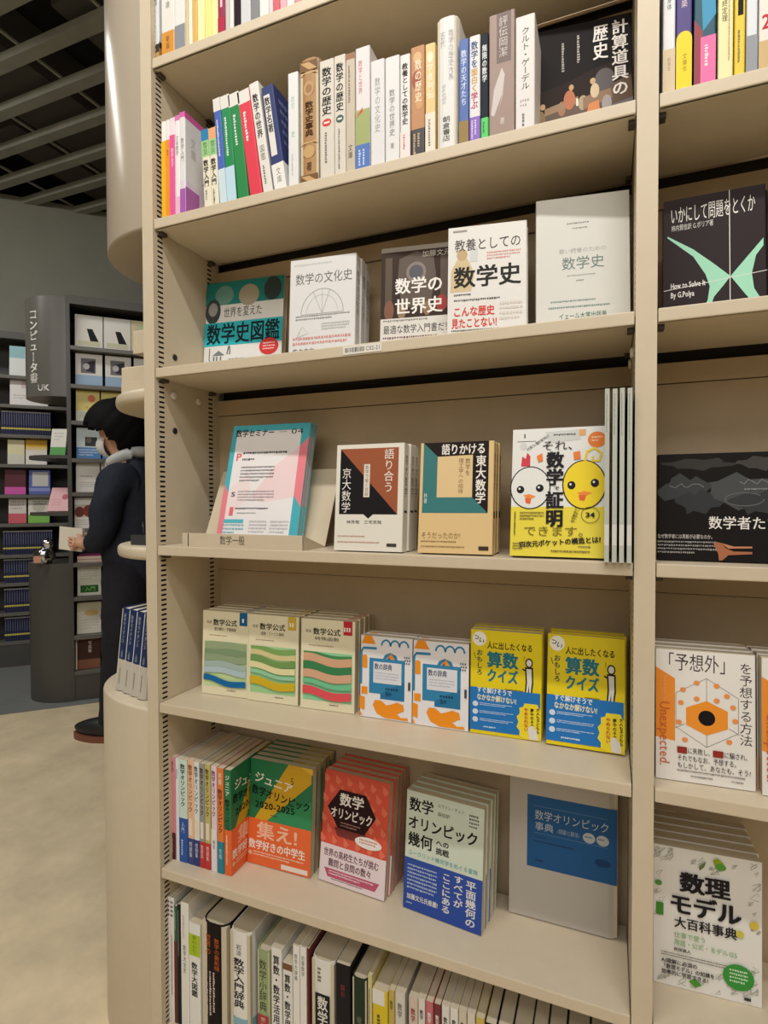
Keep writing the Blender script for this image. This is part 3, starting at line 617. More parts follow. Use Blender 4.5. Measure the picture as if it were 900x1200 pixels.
sp('wide mauve-brown book with a pale feather shape', 573, 603.5, 20, (160, 138, 128), [('r', .3, .0, .86, .4, (120, 104, 100)), ttl('評伝岡潔', (206, 196, 190), .38, .74, .03, .36), ('p', [(.5, .44), (.62, .5), (.5, .66), (.2, .82), (.08, .8), (.2, .6)], (206, 196, 194)), ('p', [(.62, .5), (.56, .66), (.36, .8), (.5, .66)], (186, 172, 170)), ttl('著', (230, 220, 214), .42, .62, .84, .9)])
sp('white book with thin black katakana title beside the black picture cover', 604, 627, 22, (224, 221, 218), [ttl('クルト・ゲーデル', (44, 42, 44), .3, .74, .1, .64), ('d', .25, .72, .75, .8, 2, (170, 166, 160)), ('d', .35, .84, .65, .96, 1, (110, 106, 100), True)])
face_out('black book with a warm blurred picture, leaning at the end of the second shelf', 'black picture-cover book', .732, .075, SZ[1], .148, .21, .026, 6, 6.5, (30, 26, 26), front=[
    ('p', [(0, .52), (.3, .48), (.6, .4), (.86, .36), (1, .5), (1, 1), (0, 1)], (46, 36, 32)), ('p', [(0, .74), (.5, .62), (.98, .5), (1, .68), (0, .86)], (92, 70, 52)), ('p', [(0, .86), (1, .68), (1, .8), (.4, 1), (0, 1)], (110, 106, 112)), ('e', .72, .5, .1, .09, (84, 76, 76)), ('e', .5, .66, .05, .06, (170, 150, 120)), ('e', .28, .68, .04, .06, (160, 110, 70)),
    ('p', [(.1, .66), (.45, .6), (.45, .66), (.1, .72)], (150, 120, 88)), ('p', [(.5, .62), (.78, .58), (.8, .66), (.5, .72)], (138, 106, 78)),
    ('e', .06, .76, .05, .09, (134, 110, 60)), ('e', .08, .64, .028, .025, (190, 150, 110)), ('e', .36, .62, .06, .08, (180, 106, 64)), ('e', .38, .52, .025, .025, (190, 150, 110)), ('e', .2, .82, .07, .05, (176, 130, 80)),
    ('p', [(.5, .86), (.56, .68), (.66, .66), (.68, .82), (.62, .88)], (206, 128, 66)), ('e', .62, .58, .045, .06, (206, 184, 150)), ('e', .6, .5, .028, .026, (196, 158, 120)), ('e', .74, .7, .05, .07, (160, 150, 150)), ('r', .43, .62, .45, .68, (230, 226, 216)),
    ('v', '計算道具の', .79, .04, .96, .66, (232, 226, 220), BOLD), ('v', '歴史', .6, .05, .76, .34, (232, 226, 220), BOLD), ('d', .44, .1, .5, .4, 1, (160, 150, 140), True), ('d', .28, .14, .33, .4, 1, (150, 140, 130), True)])

# ------------------------------------------------------------------ third shelf: covers about the history of mathematics
z = SZ[2]; TEAL = (28, 128, 122)
face_out('teal and white illustrated book lying far back, cyan title strip with a red disc', 'teal illustrated book', .004, .135, z, .192, .222, .018, 6, 6, (222, 221, 218), front=[
    ('r', 0, 0, 1, .24, TEAL), ('e', .24, .14, .12, .1, (106, 150, 140)), ('e', .56, .16, .13, .11, (170, 160, 140)), ('e', .86, .12, .11, .12, (60, 70, 70)), ('e', .1, .3, .1, .13, (66, 72, 72)), ('e', .1, .28, .06, .07, (150, 150, 146)),
    ('t', '世界を変えた', .24, .27, .74, .38, (70, 76, 76)), ('r', 0, .42, 1, .66, (42, 178, 190)), ('t', '数学史図鑑', .03, .43, .97, .655, (30, 44, 50), BOLD),
    ('e', .84, .705, .12, .085, (206, 56, 54)), ('d', .765, .665, .915, .75, 3, (240, 200, 196)), ('c', [(.08, .68), (.08, .8), (.12, .84)], .012, (120, 124, 124)), ('c', [(.33, .67), (.31, .75), (.35, .75), (.34, .67)], .014, (90, 96, 96)),
    ('p', [(.12, .76), (.2, .71), (.28, .76)], (120, 126, 130)), ('r', .13, .77, .15, .84, (120, 126, 130)), ('r', .17, .77, .19, .84, (120, 126, 130)), ('r', .22, .77, .24, .84, (120, 126, 130)), ('r', .11, .85, .28, .87, (120, 126, 130)), ('d', .34, .80, .66, .85, 1, (90, 96, 96))], side='L')
face_out('white book with a grey semicircle diagram on its cover, third shelf', 'semicircle diagram book', .283, .045, z, .132, .188, .026, 4, 6, (220, 219, 218), copies=2, front=[
    ('d', .06, .05, .94, .09, 1, (190, 190, 188)), ('t', '数学の文化史', .08, .145, .95, .27, (96, 96, 96)), ('c', [(.5+.32*math.cos(math.pi*k/20), .57-.25*math.sin(math.pi*k/20)) for k in range(21)], .008, (150, 150, 150)),
    ('c', [(.5+.24*math.cos(math.pi*k/20), .57-.19*math.sin(math.pi*k/20)) for k in range(21)], .005, (176, 176, 176)), ('c', [(.18, .57), (.82, .57)], .006, (150, 150, 150)), ('c', [(.5, .57), (.36, .34)], .006, (160, 160, 160)), ('c', [(.5, .57), (.62, .33)], .006, (160, 160, 160)), ('c', [(.5, .57), (.5, .32)], .005, (176, 176, 176)),
    ('d', .1, .58, .92, .64, 2, (130, 130, 130)), ('c', [(.12, .8), (.2, .69), (.3, .76), (.12, .8)], .006, (170, 170, 170)), ('d', .5, .67, .92, .75, 3, (176, 176, 174)), ('d', .06, .8, .94, .9, 2, (206, 140, 134)), ('t', '佐々木力', .06, .91, .4, .965, (60, 58, 58)), ('e', .84, .97, .05, .03, (206, 60, 60))],
    spine=[('v', '数学の文化史', .25, .15, .75, .6, (120, 120, 120)), ('r', .2, .9, .8, .94, (200, 60, 60))])
PHB = (64, 52, 46)
for lab, x, y, hh, cp in (('dark photo-cover book half hidden behind the slanted title one, third shelf', .452, .105, .165, 0),):
    face_out(lab, 'dark photo book', x, y, z, .12, hh, .03, 3, 4, (70, 58, 50), front=[('e', .12, .7, .1, .2, (130, 100, 80)), ('r', 0, 0, 1, .05, (190, 180, 166)), ('r', 0, .8, 1, 1, (214, 208, 198)), ('d', .05, .84, .3, .95, 2, K)])
face_out('dark photo-cover book with white title and a pale paper band, third shelf', 'white-titled dark photo book', .464, .060, z, .128, .188, .022, 5, 9, PHB, copies=1, front=[
    ('r', 0, 0, 1, .045, (150, 142, 130)), ('p', [(.24, .3), (.26, .12), (.5, .06), (.74, .12), (.78, .3), (.7, .6), (.3, .6)], (92, 78, 68)), ('e', .5, .26, .14, .1, (130, 122, 116)), ('e', .5, .26, .1, .07, (84, 84, 90)), ('r', .06, .1, .16, .62, (88, 72, 58)), ('r', .84, .1, .95, .62, (88, 72, 58)),
    ('e', .12, .62, .07, .1, (126, 84, 64)), ('e', .3, .64, .06, .07, (150, 120, 92)), ('e', .86, .58, .08, .08, (160, 52, 44)), ('e', .66, .62, .06, .07, (140, 110, 84)), ('t', '加藤文元', .58, .06, .98, .125, (206, 198, 186)),
    ('t', '数学の', .2, .31, .88, .475, (240, 236, 230), BOLD), ('t', '世界史', .2, .51, .88, .675, (240, 236, 230), BOLD)], band=(.70, (214, 210, 202)), bfront=[('d', .04, .715, .96, .75, 1, G5), ('t', '最適な数学入門書だ！', .04, .765, 1.0, .855, K), ('d', .04, .88, .96, .92, 1, (110, 60, 60)), ('t', '角川', .04, .94, .16, .98, K)])
face_out('white book with big black title, sandy figure and red catch phrase, third shelf', 'big-title white book', .597, .030, z, .128, .188, .026, 6, 9, (224, 221, 216), copies=2, front=[
    ('r', .06, .03, .24, .05, (150, 146, 140)), ('p', [(.03, .6), (.04, .4), (.12, .3), (.2, .24), (.28, .34), (.34, .44), (.3, .6)], (206, 186, 146)), ('e', .18, .26, .07, .055, (190, 164, 122)), ('r', .28, .2, .38, .33, (206, 208, 208)),
    ('t', '教養としての', .08, .115, .93, .235, (66, 64, 62)), ('d', .5, .255, .92, .335, 3, (206, 130, 120)), ('t', '数学史', .07, .37, .93, .575, (48, 46, 44), BOLD), ('d', .08, .62, .4, .65, 1, K), ('d', .08, .67, .92, .705, 1, (60, 58, 56)),
    ('t', 'こんな歴史', .07, .735, .6, .83, (214, 52, 40), BOLD), ('t', '見たことない!', .05, .84, .63, .935, (214, 52, 40), BOLD), ('d', .66, .72, .94, .9, 4, (206, 196, 186)), ('d', .05, .945, .9, .972, 1, (70, 66, 64))])
face_out('plain pale grey book with thin teal title at the end of the third shelf', 'plain pale grey book', .737, .050, z, .140, .214, .03, 5, 8, (214, 213, 206), side='L', front=[
    ('d', .34, .2, .66, .225, 1, (120, 120, 116)), ('d', .4, .24, .6, .26, 1, (120, 120, 116)), ('t', '若い読者のための', .25, .395, .76, .435, (170, 178, 172)), ('t', '数学史', .28, .46, .74, .565, (104, 128, 124)), ('d', .34, .6, .66, .618, 1, (150, 160, 156)), ('d', .44, .64, .58, .66, 1, (120, 126, 122)),
    ('d', .16, .79, .84, .815, 1, (110, 140, 130)), ('d', .14, .835, .86, .86, 1, (110, 140, 130)), ('t', 'イェール大学出版局', .25, .885, .76, .935, (70, 120, 104))])

# ------------------------------------------------------------------ fourth shelf
z = SZ[3]
ds = thing('display_stand', 'cream sheet metal display stand holding the magazines on the fourth shelf', 'display stand', Matrix.Translation((.075, 0, z)))
mb = MB(); mb.box(-.014, .004, 0, .262, .006, .027, CREAM, .0006); lip = mb.build('front_lip', ds)
mb = MB(); put_text(mb, '数学一般', lambda x, y: Vector((.077+x, .0038, .024-y)), (70, 62, 54), 0, 0, 0, .0145, .019); mb.build('lettering', lip)
mb = MB()
for x in (.26,): mb.add([(x, .004, 0), (x, .09, 0), (x, .004, .027), (x+.002, .004, 0), (x+.002, .09, 0), (x+.002, .004, .027)], [(0, 2, 1), (3, 4, 5), (0, 3, 5, 2), (2, 5, 4, 1), (0, 1, 4, 3)], CREAM)
mb.build('side_gusset', ds); mb = MB(); mb.add([(0, .004, 0), (0, .09, 0), (0, .004, .027), (.002, .004, 0), (.002, .09, 0), (.002, .004, .027)], [(0, 2, 1), (3, 4, 5), (0, 3, 5, 2), (2, 5, 4, 1), (0, 1, 4, 3)], CREAM); mb.build('side_gusset', ds)
mb = MB(); mb.box(0.01, .006, .0, .246, .11, .0018, CREAM); mb.build('tray', ds)
mb = MB(); a = math.radians(24); L0, L1, HH = -.03, .262, .17; mb.add([(x, y+(HH*math.sin(a) if t else 0), HH*math.cos(a) if t else .002) for y in (.085, .087) for x, t in ((L0, 0), (L1, 0), (L1, 1), (L0, 1))],
     [(0, 1, 2, 3), (4, 7, 6, 5), (0, 4, 5, 1), (2, 6, 7, 3), (0, 3, 7, 4), (1, 5, 6, 2)], CREAM); mb.build('back_plate', ds)
CY = (72, 176, 192); PKK = (232, 132, 144); SMK = (40, 38, 42)
b = face_out('light blue and pink magazine leaning on the cream display stand', 'magazine on the display stand', .112, .040, z+.002, .180, .254, .008, 16, 4, CY, copies=2, side='L', name='magazine', cat='magazine', front=[
    ('p', [(0, .5), (.08, .6), (.08, 1), (0, 1)], PKK), ('p', [(0, .62), (.3, .62), (.12, .9), (0, .86)], PKK), ('p', [(.9, .2), (1, .12), (1, .7), (.9, .6)], PKK), ('r', .07, .055, .90, .95, (236, 232, 232)), ('p', [(.62, .36), (.9, .2), (.9, .62), (.5, .66), (.36, .62)], (240, 214, 216)), ('p', [(.07, .55), (.3, .42), (.36, .62), (.07, .8)], (240, 222, 222)),
    ('t', '数学セミナー', .05, .035, .56, .105, SMK, BOLD), ('d', .62, .05, .74, .08, 2, (150, 150, 150)), ('t', '04', .77, .035, .93, .10, SMK), ('t', 'P', .1, .23, .18, .32, (226, 92, 104), BOLD), ('d', .19, .235, .78, .27, 1, SMK), ('d', .19, .29, .44, .325, 1, SMK),
    ('d', .19, .36, .62, .5, 5, (110, 106, 110)), ('t', 'S', .11, .565, .17, .62, (90, 86, 92), BOLD), ('d', .2, .565, .66, .66, 4, (150, 146, 150)), ('r', .12, .7, .17, .77, (232, 112, 122)), ('d', .19, .705, .78, .73, 1, SMK), ('d', .22, .745, .6, .76, 1, G5), ('r', .07, .8, .32, .83, (92, 186, 200)), ('d', .07, .84, .34, .93, 3, (120, 180, 192)), ('d', .4, .81, .62, .92, 4, (190, 188, 190)), ('d', .66, .81, .88, .92, 4, (190, 188, 190))])
RB = (158, 88, 58)
face_out('white book with a black and rust diagonal panel on the fourth shelf', 'black and rust panel book', .393, .014, z, .128, .188, .026, 5, 1, (228, 224, 212), copies=2, front=[
    ('p', [(.06, .04), (.92, .04), (.92, .66)], RB), ('p', [(.06, .04), (.92, .66), (.06, .66)], (34, 32, 34)), ('p', [(.43, .66), (.5, .70), (.57, .66)], (34, 32, 34)), ('v', '語り合う', .71, .05, .86, .46, (236, 230, 222)), ('v', '京大数学', .09, .22, .235, .65, (236, 230, 222)),
    ('r', .42, .19, .51, .50, (222, 214, 200)), ('v', '数学で解く対話', .44, .2, .49, .49, (90, 80, 70)), ('t', '林芳樹　三宅克哉', .18, .715, .70, .75, (70, 64, 60)), ('d', .05, .86, .6, .885, 1, (190, 140, 120)), ('d', .05, .915, .72, .94, 1, (190, 140, 120)), ('r', .78, .925, .92, .955, (70, 66, 62))],
    spine=[('v', '京大数学', .25, .1, .75, .5, (90, 84, 78)), ('r', .2, .62, .8, .64, (60, 60, 60))])
TL_ = (58, 120, 122); TAN = (222, 192, 138)
face_out('tan book with a teal and black square frame on the fourth shelf', 'tan book with the square frame', .550, .014, z, .124, .186, .022, 7, 2, TAN, copies=2, front=[
    ('p', [(.04, .0), (.93, .0), (.72, .12), (.24, .13)], (40, 34, 32)), ('p', [(.93, 0), (.93, .64), (.72, .5), (.72, .12)], (40, 34, 32)), ('p', [(.04, 0), (.24, .13), (.24, .5), (.04, .64)], TL_), ('p', [(.24, .5), (.72, .5), (.93, .64), (.04, .64)], TL_), ('r', .24, .13, .72, .5, (224, 196, 146)),
    ('t', '語りかける', .29, .015, .89, .12, (236, 230, 222), BOLD), ('v', '東大数学', .76, .125, .9, .56, (236, 230, 222), BOLD), ('v', '理工学への招待', .53, .15, .6, .47, (110, 84, 56)), ('v', '数学を', .62, .15, .69, .31, (110, 84, 56)), ('v', '林著', .06, .46, .11, .6, (220, 220, 214)),
    ('t', 'そうだったのか!', .04, .81, .58, .875, (150, 116, 70)), ('d', .04, .89, .55, .915, 1, (150, 116, 70)), ('d', .04, .935, .68, .96, 1, (150, 116, 70)), ('r', .82, .93, .95, .965, (66, 56, 46))],
    spine=[('v', '東大数学', .25, .1, .75, .5, (90, 74, 50)), ('r', .2, .62, .8, .68, (60, 50, 40))])
YL = (232, 214, 72); WB = (228, 228, 224); OR = (232, 128, 52)
def blob(cx, cy, rx, ry, n=26, sq=.0, b=0): return [(cx+rx*math.cos(2*math.pi*k/n), cy+ry*math.sin(2*math.pi*k/n)*(1-b*(math.sin(2*math.pi*k/n) > 0))) for k in range(n)]
BIRDS = [('r', 0, .62, 1, 1, YL), ('t', '1', .1, .03, .15, .08, SMK), ('c', [(.05, .1), (.26, .1)], .006, SMK), ('e', .12, .14, .04, .03, (210, 210, 206)), ('p', [(.36, .03), (.72, .02), (.74, .1), (.4, .12)], (206, 208, 204)), ('e', .905, .105, .095, .062, OR), ('d', .85, .08, .96, .13, 2, (246, 210, 170)), ('r', .72, .02, .79, .07, (226, 170, 110)),
    ('s', 'まだ解けない難問が解き明かす', .16, .17, .40, .06, .03, SMK), ('d', .45, .05, .7, .075, 1, SMK),
    ('p', [(.1, .3), (.11, .22), (.15, .24), (.165, .19), (.2, .22), (.2, .3)], (206, 60, 72)), ('p', blob(.205, .47, .215, .165), WB), ('c', blob(.205, .47, .215, .165)+blob(.205, .47, .215, .165)[:1], .012, SMK), ('e', .1, .485, .042, .03, SMK), ('e', .31, .475, .042, .03, SMK), ('e', .09, .478, .012, .009, WB), ('e', .3, .468, .012, .009, WB), ('p', [(.13, .53), (.2, .52), (.27, .54), (.2, .565)], (240, 140, 60)), ('p', [(.15, .55), (.22, .555), (.21, .6), (.16, .59)], (226, 100, 50)),
    ('p', blob(.775, .45, .22, .185), (240, 212, 40)), ('c', blob(.775, .45, .22, .185)+blob(.775, .45, .22, .185)[:1], .012, SMK), ('c', [(.78, .28), (.8, .2), (.88, .17), (.95, .21), (.93, .27), (.86, .27), (.86, .235)], .026, (240, 206, 40)), ('e', .645, .455, .042, .032, SMK), ('e', .885, .44, .042, .032, SMK), ('e', .635, .448, .012, .009, WB), ('e', .875, .432, .012, .009, WB), ('p', [(.7, .515), (.78, .5), (.86, .515), (.78, .54)], (240, 140, 60)), ('p', [(.72, .53), (.8, .53), (.78, .575), (.73, .57)], (226, 100, 50)),
    ('p', [(.27, .22), (.33, .2), (.34, .26), (.29, .27)], OR), ('p', [(.66, .2), (.73, .19), (.74, .25), (.67, .26)], OR),
    ('t', 'それ、', .32, .1, .74, .185, SMK), ('v', '数学', .375, .19, .565, .46, SMK, .038), ('v', 'で', .46, .46, .52, .495, SMK, BOLD), ('v', '証明', .375, .50, .565, .78, SMK, .038), ('t', 'できます。', .14, .765, .86, .85, (120, 108, 30)),
    ('s', '四次元ポケットの構造とは?', .1, .915, .95, .862, .05, SMK, .03), ('d', .1, .66, .36, .73, 3, (120, 110, 30)), ('s', '中学数学で', .66, .74, .71, .635, .04, SMK), ('c', blob(.84, .68, .09, .06)+blob(.84, .68, .09, .06)[:1], .006, (120, 110, 30)), ('t', '34', .79, .655, .89, .705, SMK, .03), ('d', .04, .66, .07, .9, 1, SMK, True), ('d', .44, .95, .96, .975, 1, (100, 92, 30)), ('d', .72, .915, .9, .935, 1, SMK), ('d', .03, .9, .18, .96, 3, (90, 84, 30))]
face_out('white and yellow book with two cartoon birds and thick black title, fourth shelf', 'two-bird cover book', .703, .010, z, .140, .203, .020, 10, 1, WB, front=BIRDS, copies=1)
for xl, xt, where in ((708.5, 456, 'nearest the two-bird book'), (717.5, 456, 'second from the two-bird book'), (726, 455, 'third from the two-bird book'), (735, 455, 'by the dividing upright')):
    x0 = at(xl, 560, y=-.012).x; hh = at(xl, xt, y=-.012).z-z
    make_book('thin dark journal with pale spine over the shelf edge, '+where, .182, hh, .0062, (30, 32, 34), Mspine('R', x0, 0, -.012, z+.0004, .182), side='R',
              spine=[('r', 0, 0, 1, 1, (186, 190, 180)), ('d', .3, .03, .7, .35, 1, (120, 124, 116), True), ('r', 0, .78, 1, .9, (214, 214, 206))], group='journals with pale spines', name='journal', cat='journal')

# ------------------------------------------------------------------ fifth shelf
z = SZ[4]
def wave(v0, v1, v2, amp, ph, c, u0=.06, u1=.95):
    n = 14; f = lambda u, v: v+amp*math.sin(2*math.pi*(u*1.05+ph))
    top = [(u0+(u1-u0)*k/n, max(.36, min(.9, f(k/n, v0)+v2*(k/n)))) for k in range(n+1)]; bot = [(u0+(u1-u0)*k/n, max(.36, min(.9, f(k/n, v1)+v2*(k/n)))) for k in range(n+1)]
    return [('p', [top[k], top[k+1], bot[k+1], bot[k]], c) for k in range(n)]
CRMC = (230, 222, 190)
def formula(num, tabc, sub, bands):
    p = [('t', '岩波', .09, .115, .2, .155, K), ('t', '数学公式', .23, .095, .74, .175, K, BOLD), ('r', .79, 0, .95, .155, tabc), ('t', num, .85-.02*len(num), .06, .88+.015*len(num), .125, (240, 236, 226), BOLD), ('t', sub, .26, .19, .72, .235, (60, 56, 50)), ('d', .16, .285, .74, .31, 1, (170, 130, 110)), ('d', .55, .93, .75, .955, 1, (90, 86, 80))]
    for b in bands: p += b
    return p
LG, PG, MG = (140, 168, 128), (196, 220, 160), (120, 152, 106)
b1 = [[('r', .06, .36, .95, .9, PG)], wave(.36, .46, .0, .008, .3, (150, 168, 130)), wave(.45, .53, .0, .01, .1, (128, 152, 116)), wave(.52, .60, .0, .01, .5, (146, 166, 132)), wave(.59, .66, .02, .012, .3, (166, 186, 178)), wave(.66, .73, .02, .012, .3, (178, 198, 206)), wave(.77, .84, .05, .018, .62, (22, 106, 166))]
b2 = [[('r', .06, .36, .95, .9, (160, 208, 150))], wave(.36, .42, .02, .016, .6, (128, 168, 96)), wave(.41, .47, .04, .016, .6, (214, 204, 148)), wave(.48, .55, .04, .02, .6, (116, 156, 88)), wave(.55, .62, .05, .016, .6, (230, 222, 170)), wave(.64, .68, .05, .014, .6, (150, 206, 168)), wave(.72, .81, .04, .018, .6, (212, 180, 40))]
b3 = [[('r', .06, .36, .95, .9, (142, 208, 160))], wave(.36, .39, .03, .012, .6, (70, 140, 84)), wave(.39, .48, .03, .018, .6, (214, 168, 134)), wave(.48, .57, .03, .02, .6, (60, 130, 82)), wave(.57, .66, .02, .018, .6, (216, 170, 138)), wave(.67, .72, .04, .016, .6, (116, 196, 150)), wave(.75, .84, .04, .018, .6, (226, 84, 92))]
for x, y, num, tc, sub, bb, t_, lab in ((.040, .080, 'I', (24, 96, 146), '微分積分・平面曲線', b1, .024, 'blue wave'), (.156, .082, 'II', (206, 174, 66), '級数・フーリエ解析', b2, .024, 'ochre wave'), (.279, .085, 'III', (196, 44, 56), '特殊函数', b3, .024, 'red wave')):
    face_out('cream formula handbook with a '+lab+' across its green striped cover, fifth shelf', lab+' formula handbook', x, y, z, .1165, .176, t_, 2.5, 3, CRMC, copies=3, side='L', front=formula(num, tc, sub, bb))
BL, ORG = (52, 132, 176), (240, 148, 36)
def scal(u0, n, r, v): return [(u0+r*k-r*math.cos(math.pi*j/8), v-.07*math.sin(math.pi*j/8)) for k in range(0, 2*n, 2) for j in range(9)]
DIC = [('p', [(.08, 0), (.22, 0), (.3, .1), (.02, .1)], ORG), ('c', [(.02, .6), (.02, .2), (.06, .155), (.32, .15)], .045, BL), ('c', [(a+.5, b) for a, b in scal(0, 3, .085, .11)], .032, BL), ('p', [(.42, .3), (.48, .22), (.58, .19), (.7, .22), (.74, .3)], BL), ('p', [(.46, .3), (.6, .2), (.7, .3)], ORG), ('p', [(.5, .3), (.56, .24), (.62, .3)], (40, 110, 150)), ('r', .18, .27, .86, .70, BL), ('p', [(.4, .70), (.86, .52), (.86, .76), (.4, .76)], (40, 116, 160)),
       ('r', .26, .31, .80, .57, (222, 222, 228)), ('t', '数の辞典', .28, .33, .62, .41, (70, 80, 110), BOLD), ('d', .3, .44, .76, .54, 3, (180, 184, 200)), ('c', [(.09, .27), (.09, .4)], .1, ORG), ('e', .09, .27, .05, .035, ORG), ('c', [(.09, .63), (.09, .72)], .12, ORG), ('p', [(0, .74), (.1, .76), (.1, .92), (0, .9)], ORG),
       ('p', [(.26, .84), (.3, .78), (.42, .78), (.52, .83), (.62, .81), (.72, .78), (.84, .8), (.86, .87), (.78, .9), (.72, .92), (.8, .96), (.92, .95), (.94, .985), (.5, .985), (.34, .94), (.3, .9)], ORG), ('p', [(0, .92), (.06, .985), (0, .985)], ORG)]+[('r', .85+.04*(k % 3)+.012*(k//3 % 2), .22+.035*(k//3), .87+.04*(k % 3)+.012*(k//3 % 2), .24+.035*(k//3), (40, 50, 70)) for k in range(9)]+[('r', .5+.05*k, .62, .53+.05*k, .64, (30, 50, 80)) for k in range(5)]+[('t', '田中', .5, .665, .62, .72, (30, 50, 80)), ('r', .93, .52, .97, .62, (60, 70, 80))]
for x, y, where in ((.408, .088, 'next to the red wave handbook'), (.514, .088, 'next to the yellow quiz book')):
    face_out('white pocket dictionary with blue and orange shapes '+where, 'blue and orange dictionary '+where, x, y, z, .1035, .153, .022, 3, 2, (232, 230, 232), copies=1, side='L', front=DIC)
QY, QT, QB = (230, 208, 32), (34, 118, 134), (38, 118, 190)
star = [(.86+(.17+(.03 if k % 2 else 0))*math.cos(math.pi*k/14)*1.0, .84+(.15+(.022 if k % 2 else 0))*math.sin(math.pi*k/14)*1.25) for k in range(28)]
star = [(min(u, 1), min(max(v, .66), .995)) for u, v in star]
def fig(cx, cy, s, m=SMK):
    return [('c', [(cx-.09*s, cy-.02*s), (cx-.03*s, cy-.0), (cx, cy+.0)], .02, m), ('p', [(cx-.055*s, cy-.04*s), (cx+.055*s, cy-.04*s), (cx+.06*s, cy+.11*s), (cx+.035*s, cy+.24*s), (cx-.06*s, cy+.24*s), (cx-.045*s, cy+.1*s)], m), ('p', [(cx-.035*s, cy-.025*s), (cx+.035*s, cy-.025*s), (cx+.04*s, cy+.1*s), (cx+.02*s, cy+.225*s), (cx+.004, cy+.225*s), (cx, cy+.12*s), (cx-.02*s, cy+.225*s), (cx-.04*s, cy+.225*s), (cx-.025*s, cy+.1*s)], W8), ('e', cx, cy-.08*s, .052*s, .045*s, m), ('e', cx, cy-.08*s, .036*s, .032*s, W8)]
QZ = [('e', .13, .085, .1, .07, (244, 242, 232)), ('s', 'つい', .05, .06, .2, .115, .06, (60, 50, 50), BOLD), ('t', '人に出したくなる', .24, .105, .88, .18, K, BOLD), ('v', 'おもしろ', .09, .19, .18, .44, (46, 70, 76), BOLD), ('c', [(.05, .22), (.08, .28)], .008, K), ('t', '算数', .24, .2, .68, .36, QT, .038), ('t', 'クイズ', .24, .365, .68, .5, QT, .038), ('v', '?', .75, .21, .81, .28, K)]+fig(.83, .36, 1)+[('d', .5, .545, .8, .565, 1, (90, 80, 20))]
QBAND = [('r', 0, .555, .985, .965, QB), ('p', star, (240, 218, 50)), ('s', 'すぐ解けそうで', .1, .575, .6, .585, .06, (238, 238, 232), BOLD), ('s', 'なかなか解けない!', .1, .645, .66, .655, .065, (244, 236, 190), BOLD), ('e', .08, .715, .04, .026, (210, 222, 236)), ('e', .08, .79, .04, .026, (210, 222, 236)), ('e', .08, .865, .04, .026, (210, 222, 236)), ('d', .14, .70, .6, .73, 2, (206, 222, 240)), ('d', .14, .775, .62, .805, 2, (206, 222, 240)), ('d', .14, .85, .62, .88, 2, (206, 222, 240)), ('d', .2, .92, .5, .95, 1, (206, 222, 240)),
         ('v', '大人も子どもも', .93, .69, .98, .93, K, BOLD), ('v', '夢中のネタ', .85, .70, .9, .88, K, BOLD), ('v', 'やめられない', .765, .70, .825, .92, (206, 50, 60), BOLD), ('p', [(.82, .9), (.86, .87), (.94, .9), (.96, .99), (.84, .99)], W8), ('e', .87, .89, .04, .03, W8)]
for x, y, tl, yw, where in ((.620, .092, 3, 2, 'beside the dictionaries'), (.750, .090, 9, 0, 'beside the dividing upright')):
    face_out('yellow quiz book with teal title and blue foot band, '+where, 'yellow quiz book '+where, x, y, z, .122, .181, .02, tl, yw, QY, copies=2, side='L', front=QZ+QBAND, spine=[('v', '算数クイズ', .2, .1, .8, .5, QT, BOLD), ('r', 0, .555, 1, 1, QB)])

# ------------------------------------------------------------------ sixth shelf
z = SZ[5]
GN, OB = (42, 116, 74), (232, 104, 48)
JUN = [('p', [(.62, 0), (.98, 0), (.98, .14), (.3, .57), (.1, .57)], (206, 160, 36)), ('p', [(.8, 0), (1, 0), (1, .06)], (226, 184, 60)), ('p', [(.42, .5), (1, .3), (1, .57), (.3, .57)], (52, 140, 90)), ('s', 'ジュニア', .08, .165, .70, .225, .11, (236, 230, 214), BOLD), ('s', '数学オリンピック', .04, .29, .97, .37, .095, (26, 34, 28), BOLD), ('t', '2020-2025', .1, .385, .74, .47, (26, 34, 28), BOLD), ('d', .36, .505, .52, .525, 1, (30, 50, 40)), ('v', '5', .66, .1, .76, .2, (70, 60, 20))]
JB = [('t', '集え!', .14, .585, .80, .755, (244, 190, 160), BOLD), ('t', '数学好きの中学生', .02, .765, .92, .86, (244, 236, 226), BOLD), ('e', .05, .9, .03, .02, (240, 190, 160)), ('d', .1, .875, .9, .925, 2, (246, 210, 186)), ('r', .55, .94, .96, .985, (240, 226, 214))]
def hs(lab, a, b, yt, c, pr, **kw): spine_out(lab+', sixth shelf', a, b, yt, 5, c, pr, ys=kw.pop('ys', .033), w=.148, **kw)
OT = '数学オリンピック'
hs('slim pink paperback with a dark brown foot', 200, 206.3, 887, (216, 140, 150), [ttl('数学', (120, 30, 50), .2, .8, .04, .16), ('r', 0, .74, 1, 1, (84, 36, 40)), ('d', .3, .8, .7, .95, 1, (190, 140, 140), True)])
hs('slim white paperback with a pale blue tint', 206.3, 210.3, 889, (226, 230, 234), [ttl('問題集', (110, 150, 180), .2, .8, .1, .4)])
hs('white and mint paperback with a blue foot', 210.3, 220, 890, (206, 226, 216), [ttl(OT, (30, 60, 60), .2, .8, .04, .46, BOLD)], band=(.57, (30, 84, 166)), bspine=[('v', '入門', .3, .6, .7, .72, W8), ('d', .3, .78, .7, .96, 1, (180, 200, 230), True)])
